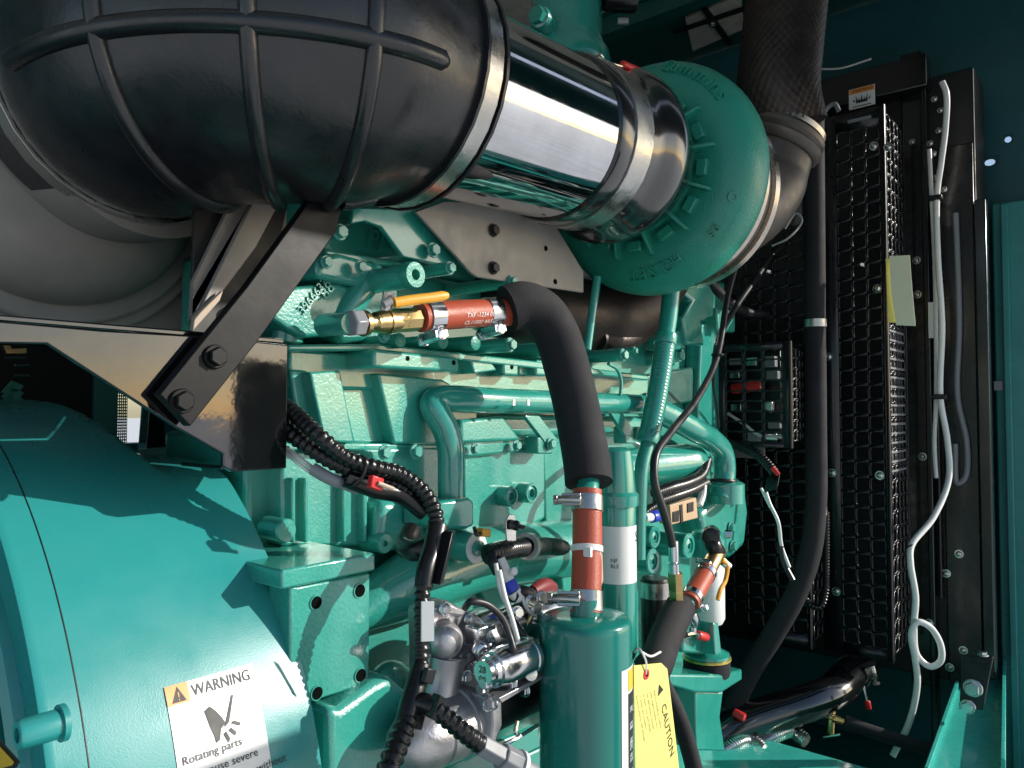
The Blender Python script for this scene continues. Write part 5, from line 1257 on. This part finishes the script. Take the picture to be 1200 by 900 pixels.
b = MB(); q = Y(833, 628, .50); b.cyl(q - V((.022, .010, -.002)), q + V((.024, .010, 0)), .0125, seg=20, bev=.002); b.tube([q, Y(836, 640, .49), a - hd * .05], .012, 16); b.build('elbow', 'plastic', t)
b = MB(); q2 = Y(849, 626, .495); b.cyl(q2, q2 + V((.006, -.006, 0)), .006, seg=8); b.build('nut', 'zinc', t)
b = MB(); b.cyl(Y(847, 658, .48), Y(854, 664, .475), .006, seg=8); b.build('nut', 'zinc', t)
b = MB(); b.tube([Y(846, 656, .478), Y(852, 663, .475), Y(850, 680, .473), Y(844, 692, .472), Y(841, 703, .472)], .0032, 10); b.build('lever', 'yellow', t)
# drain tap with red end
t = thing('drain_tap', 'small drain tap with red tip below the white can', 'tap', Y(815, 748, .48))
b = MB(); b.tube([Y(803, 744, .48), Y(812, 743, .48), Y(818, 745, .48)], .0045, 10); b.cyl(Y(812, 735, .48), Y(812, 742, .48), .005, seg=8); b.cyl(Y(809, 718, .48), Y(814, 730, .48), .008, seg=10, bev=.002); b.build('body', 'zinc', t)
b = MB(); b.cyl(Y(817, 744, .48), Y(828, 747, .478), .006, seg=12, bev=.002); b.build('tip', 'redcap', t)
# front mount pedestal
t = thing('engine_mount', 'teal front engine mount with rubber cushion and gold rings', 'engine mount', Y(830, 850, .47))
yg = .50
c = Y(828, 770, yg); r = m_(27, c)
def ZZ(py): return Y(828, py, yg).z
b = MB(); b.lathe(V((c.x, yg, ZZ(790))), V((0, 0, 1)), [(r * .95, 0), (r, .004), (r, ZZ(773) - ZZ(790))], 40); b.build('cushion', 'foam', t)
b = MB(); b.lathe(V((c.x, yg, ZZ(772))), V((0, 0, 1)), [(r * .9, 0), (r * 1.04, .001), (r * 1.04, .004), (r * .9, .005)], 40); b.build('gold_ring', 'yellowcap', t)
b = MB(); b.lathe(V((c.x, yg, ZZ(768))), V((0, 0, 1)), [(r * .98, 0), (r * .98, .004), (r * .6, .010), (r * .5, .014)], 40); b.build('cup', 'paint', t)
pr([(800, 728), (838, 732), (846, 762), (828, 768), (800, 765)], yg - .01, .02, t, 'web', 'paint', .004)
pr([(836, 730), (842, 730), (846, 766), (838, 768)], yg - .03, .06, t, 'gusset', 'paint', .002)
pr([(784, 790), (846, 791), (870, 784), (870, 797), (846, 812), (815, 812), (786, 804)], yg - .030, .08, t, 'saddle', 'paint', .003)
pr([(815, 810), (846, 811), (848, 808), (844, 840), (850, 880), (816, 880)], yg - .025, .07, t, 'leg', 'paint', .003)
b = MB(); c2 = Y(800, 815, yg + .02); b.lathe(V((c2.x, yg + .02, Y(800, 815, yg).z)), V((0, 0, 1)), [(r * .95, -.03), (r * .95, 0), (r * 1.0, .001), (r * 1.0, .004), (r * .9, .005)], 40); b.build('lower_ring', 'yellowcap', t)
# engine control wiring: conduits and beige connector
t = thing('control_connector', 'beige multi-pin connector with black corrugated leads by the fuel line', 'connector', Y(790, 605, .54))
pr([(785, 592), (816, 583), (818, 607), (787, 615)], .545, .02, t, 'housing', 'orangeterm', .001)
pr([(789, 600), (796, 598), (796, 611), (789, 612)], .5435, .004, t, 'slot', 'core', .0004); pr([(806, 590), (813, 588), (813, 599), (806, 601)], .5435, .004, t, 'slot', 'core', .0004); pr([(797, 592), (800, 591), (801, 612), (798, 613)], .5435, .004, t, 'slot', 'core', .0004)
conduit(t, [Y(768, 578, .53), Y(785, 572, .53), Y(805, 566, .54), Y(822, 556, .56), Y(828, 540, .58)], 7)
conduit(t, [Y(770, 588, .53), Y(788, 582, .53), Y(808, 575, .54), Y(826, 566, .56)], 6.5)
conduit(t, [Y(752, 604, .53), Y(762, 596, .53), Y(774, 590, .53)], 5.5)
b = MB(); b.tube([Y(824, 568, .55), Y(823, 580, .55), Y(819, 592, .55)], .006, 10); b.build('lead', 'white', t)
b = MB(); b.cyl(Y(755, 607, .52), Y(763, 606, .52), .006, seg=12, bev=.001); b.build('terminal', 'white', t); b = MB(); b.cyl(Y(763, 606, .52), Y(772, 604, .52), .008, seg=12, bev=.001); b.build('terminal_boot', 'blue', t)
# leads under the box guard
t = thing('fan_lead', 'black corrugated lead with white wires below the small box guard', 'wire', X(905, 580, 1.36))
conduit(t, [X(852, 518, 1.38), X(870, 524, 1.37), X(888, 533, 1.36), X(900, 545, 1.355), X(908, 555, 1.35)], 6)
b = MB(); b.obox(X(905, 565, 1.35), (.004, 0, .004), (0, .012, -.004), (.006, .0, .012)); b.build('plug', 'plastic', t, bevel=.003)
b = MB(); b.tube([X(897, 575, 1.35), X(902, 590, 1.35), X(912, 612, 1.35), X(916, 640, 1.35), X(925, 665, 1.35)], .0032, 10); b.tube([X(892, 572, 1.35), X(898, 585, 1.35), X(903, 595, 1.35)], .0026, 8); b.build('wire', 'white', t)
b = MB(); b.tube([X(915, 640, 1.35), X(919, 660, 1.35), X(929, 680, 1.35)], .005, 10); b.build('sleeve', 'cable', t)
b = MB(); b.tube([X(905, 548, 1.345), X(912, 556, 1.345)], .0045, 8); b.build('wire_end', 'redcap', t)
pl = MB().prism([X(px, py, 1.50) for px, py in ((853, 524), (896, 522), (896, 538), (855, 536))], (.004, 0, 0)).build('mount_plate', 'grey', bevel=.0008); tag(pl, 'small pale mounting plate under the box guard', 'plate')
hose('cooling_hose', 'black corrugated hose passing behind the two thin lines toward the guard', 'hose', [Y(832, 330, .60), Y(842, 342, .60), Y(856, 355, .60), Y(872, 365, .60), Y(898, 369, .60)], 5.5, 'cable')

for r_ in list(bpy.data.objects):
    k = r_.name.split('.')[0]
    if k in ('canister', 'coolant_filter'): nest(r_, ('label_print', 'label_text'), ('label',))
    if k == 'caution_tag': nest(r_, ('title', 'small_print', 'eyelet', 'hole'), ('card',))
    if k == 'engine_bracket': nest(r_, ('hole', 'chamfer'), ('face_plate',))
    if k == 'control_connector': nest(r_, ('slot',), ('housing',))
    if k == 'starter_motor': nest(r_, ('bolt',), ('gear_case', 'relay', 'drive_end')); nest(r_, ('stamp',), ('relay',))
# ================================================================== light and camera
SUN_EL = math.radians(22)
sdir = V((-.64, .77, 0)).normalized() * math.cos(SUN_EL) + V((0, 0, -math.sin(SUN_EL)))     # where the light travels
w = bpy.data.worlds.new('World'); SC.world = w; w.use_nodes = True
nt = w.node_tree; bg = nt.nodes['Background']; sky = nt.nodes.new('ShaderNodeTexSky'); sky.sky_type = 'NISHITA'; sky.sun_disc = False
sky.sun_elevation = SUN_EL; to_sun = -sdir; sky.sun_rotation = math.atan2(to_sun.x, to_sun.y)
sky.air_density = 1.0; sky.dust_density = .7
nt.links.new(sky.outputs['Color'], bg.inputs['Color']); bg.inputs['Strength'].default_value = .15
sl = bpy.data.lights.new('sun', 'SUN'); sl.energy = 5.0; sl.angle = math.radians(.5); sl.color = (1, .95, .86)
so = bpy.data.objects.new('sun', sl); COL.objects.link(so); so.rotation_euler = sdir.to_track_quat('-Z', 'Y').to_euler()
cam = bpy.data.cameras.new('camera'); co = bpy.data.objects.new('camera', cam); COL.objects.link(co)
cam.sensor_fit = 'HORIZONTAL'; cam.sensor_width = 36; cam.lens = 36 * F / 1200
cam.clip_start = .01; cam.clip_end = 200
co.matrix_world = Matrix((RIGHT, UP, -FWD)).transposed().to_4x4()
SC.camera = co
SC.view_settings.view_transform = 'Standard'; SC.view_settings.look = 'None'; SC.view_settings.exposure = 0; SC.view_settings.gamma = 1
SC.render.engine = 'CYCLES'; SC.cycles.max_bounces = 10; SC.cycles.diffuse_bounces = 5; SC.cycles.glossy_bounces = 6
SC.cycles.use_denoising = True
from collections import defaultdict
kinds = defaultdict(list)
for o in bpy.data.objects:
    if o.parent is None and 'label' in o: kinds[o.name.split('.')[0]].append(o)
PL = {'fan_guard': 'black mesh guards round the fan', 'coolant_pipe': 'teal coolant pipes', 'fuel_line': 'thin black fuel lines', 'loose_wire': 'loose wires by the radiator',
      'starter_cable': 'cables at the starter motor', 'foam_hose': 'dark foam-covered hoses', 'channel_strip': 'slanted steel strips behind the black bar'}
for k, g in kinds.items():
    if len(g) > 1 and k in PL:
        for o in g: o['group'] = PL[k]
for o in bpy.data.objects:
    if '_w' in o: del o['_w']
